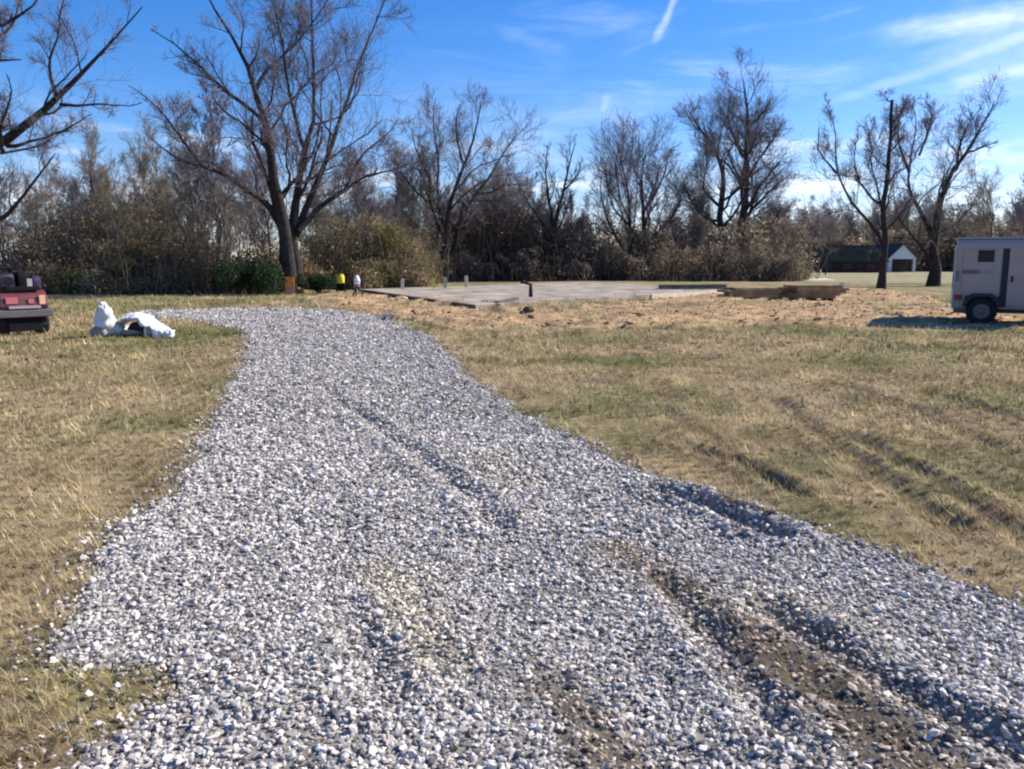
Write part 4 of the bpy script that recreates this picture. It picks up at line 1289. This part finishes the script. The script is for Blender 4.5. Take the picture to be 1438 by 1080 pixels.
mb = MB(); mb.box(.02, .32, -.03, .3, .28, .395); mb.build('bumper', mat('rusty_bumper', (.20, .11, .09), .7), r_, bevel=.01)
# dark doorway, door frame and the door standing on its other side
dm = MB(); dm.box(1.03, 1.17, -.022, -.003, .46, 2.0); dm.build('doorway', TBK, r_)
dd = MB(); dd.box(1.175, 2.0, -.05, -.003, .50, 1.98); dd = dd.build('side_door', TW, r_, bevel=.006)
MB().box(1.24, 1.29, -.08, -.052, 1.1, 1.25).build('handle', TBK, dd)
mb = MB(); mb.box(.88, 1.0, -.010, -.003, .5, 1.95); mb.build('side_panel', mat('beige_panel', (.37, .33, .28), .5), r_)
mb = MB(); mb.prism([(x_ - .41, z_) for x_, z_ in [(.62, .46), (.68, .70), (.84, .80), (1.26, .80), (1.42, .70), (1.50, .46), (1.40, .46), (1.34, .62), (1.22, .72), (.88, .72), (.76, .62), (.70, .46)]], -.26, -.004); mb.build('fender', TBK, r_)
mb = MB(); mb.box(.25, 1.03, -.003, .02, Z0 - .01, .74); mb.build('wheel_well', TBK, r_)
wheel(r_, .65, -.12, .35, .22); wheel(r_, .65, WT + .12, .35, .22)
MB().cyl((.65, 0, .35), (.65, WT, .35), .035, .035, 8).build('axle', TBK, r_)
mb = MB(); mb.box(.04, LT + .1, .1, .18, Z0 - .10, Z0 - .003); mb.box(.04, LT + .1, WT - .18, WT - .1, Z0 - .10, Z0 - .003); mb.box(LT, LT + 1.2, WT / 2 - .05, WT / 2 + .05, Z0 - .1, Z0 - .02); mb.build('frame', TBK, r_)
MB().cyl((LT + 1.1, WT / 2, 0), (LT + 1.1, WT / 2, .5), .04, .04, 8).build('jack', DK, r_)

# ------------------------------------------------------------------ far houses, pale post, path
HD = 122
a = P(1138, 384, HD); b = P(1243, 384, HD)
r_ = empty('house', (a[0], HD, .3)); tag(r_, 'long low house with a dark green roof beyond the field', 'house')
Lh = b[0] - a[0]
DWL = mat('dark_brick', (.045, .024, .022), .9, noise=.3)
DRF = mat('dark_green_roof', (.013, .017, .019), 1, noise=.25, scale=1, spec=0)
MB().box(.4, Lh - .2, 0, 7, -.8, 1.35).build('wall', DWL, r_)
mb = MB()
mb.add([(-.1, -.7, 1.3), (Lh + .3, -.7, 1.3), (Lh - .3, 3.5, 3.9), (1.2, 3.5, 3.9), (-.1, 7.7, 1.3), (Lh + .3, 7.7, 1.3)], [(0, 1, 2, 3), (4, 3, 2, 5), (0, 3, 4), (1, 5, 2), (0, 4, 5, 1)])
mb.build('roof', DRF, r_)
for xx in (2.0, 5.0, 8.6):
    wn = MB().box(xx, xx + 1.0, -.06, -.003, .2, 1.0).build('window', mat('dark_window_frame', (.10, .08, .08), .5), r_)
    MB().box(xx + .08, xx + .92, -.08, -.062, .27, .93).build('pane', GLS, wn)
MB().box(6.9, 7.7, -.05, -.003, -.5, 1.1).build('door', mat('dark_door', (.03, .02, .02), .6), r_)
a = P(1264, 384, HD); b = P(1303, 384, HD); Lh = b[0] - a[0]
WWL = mat('white_siding', (.72, .72, .74), .7)
r_ = empty('house', (a[0], HD + 4, .3)); tag(r_, 'small white gabled house with a dark open porch, behind the forked tree', 'house')
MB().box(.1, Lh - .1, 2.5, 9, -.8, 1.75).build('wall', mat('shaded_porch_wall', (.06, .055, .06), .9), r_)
mb = MB(); mb.prism([(-.2, 1.76), (Lh / 2, 4.0), (Lh + .2, 1.76)], -.1, .25); mb.build('gable', WWL, r_)
mb = MB()
mb.prism([(-.5, 1.55), (Lh / 2, 4.06), (Lh / 2, 4.22), (-.62, 1.62)], -.4, 9.3); mb.prism([(Lh + .5, 1.55), (Lh + .62, 1.62), (Lh / 2 + .002, 4.22), (Lh / 2 + .002, 4.06)], -.4, 9.3)
mb.build('roof', mat('grey_shingle', (.09, .085, .08), .9, spec=0), r_)
MB().box(-.1, .55, 0, .5, -.8, 1.74).build('column', WWL, r_)
MB().box(Lh - .3, Lh, 0, .4, -.8, 1.74).build('column', WWL, r_)
a = P(1128, 388, 90)
o = MB().cyl((0, 0, -.2), (0, 0, 3.6), .16, .14, 10).build('pale_post', mat('pale_post', (.40, .38, .34), .8), None, True); o.location = (a[0], 90, 0); tag(o, 'tall pale post standing left of the dark-roofed house', 'post')
# pale far path
a = G(1040, 393); b = G(1180, 392)
q = [G(1040, 394.5), G(1176, 394.5), G(1160, 391), G(1050, 391)]
me = bpy.data.meshes.new('path'); me.from_pydata([(x, y, .02 + gz(x, y)) for x, y in q], [], [(0, 1, 2, 3)]); me.materials.append(mat('pale_path', (.52, .46, .35), .9, noise=.2, scale=1))
tag(link('path', me), kind='structure')

# ------------------------------------------------------------------ render settings
sc.view_settings.view_transform = 'Standard'; sc.view_settings.look = 'None'; sc.view_settings.exposure = 0.7; sc.view_settings.gamma = 1
sc.render.engine = 'CYCLES'
sc.cycles.use_denoising = True
sc.cycles.max_bounces = 5
sc.cycles.filter_width = 2.2
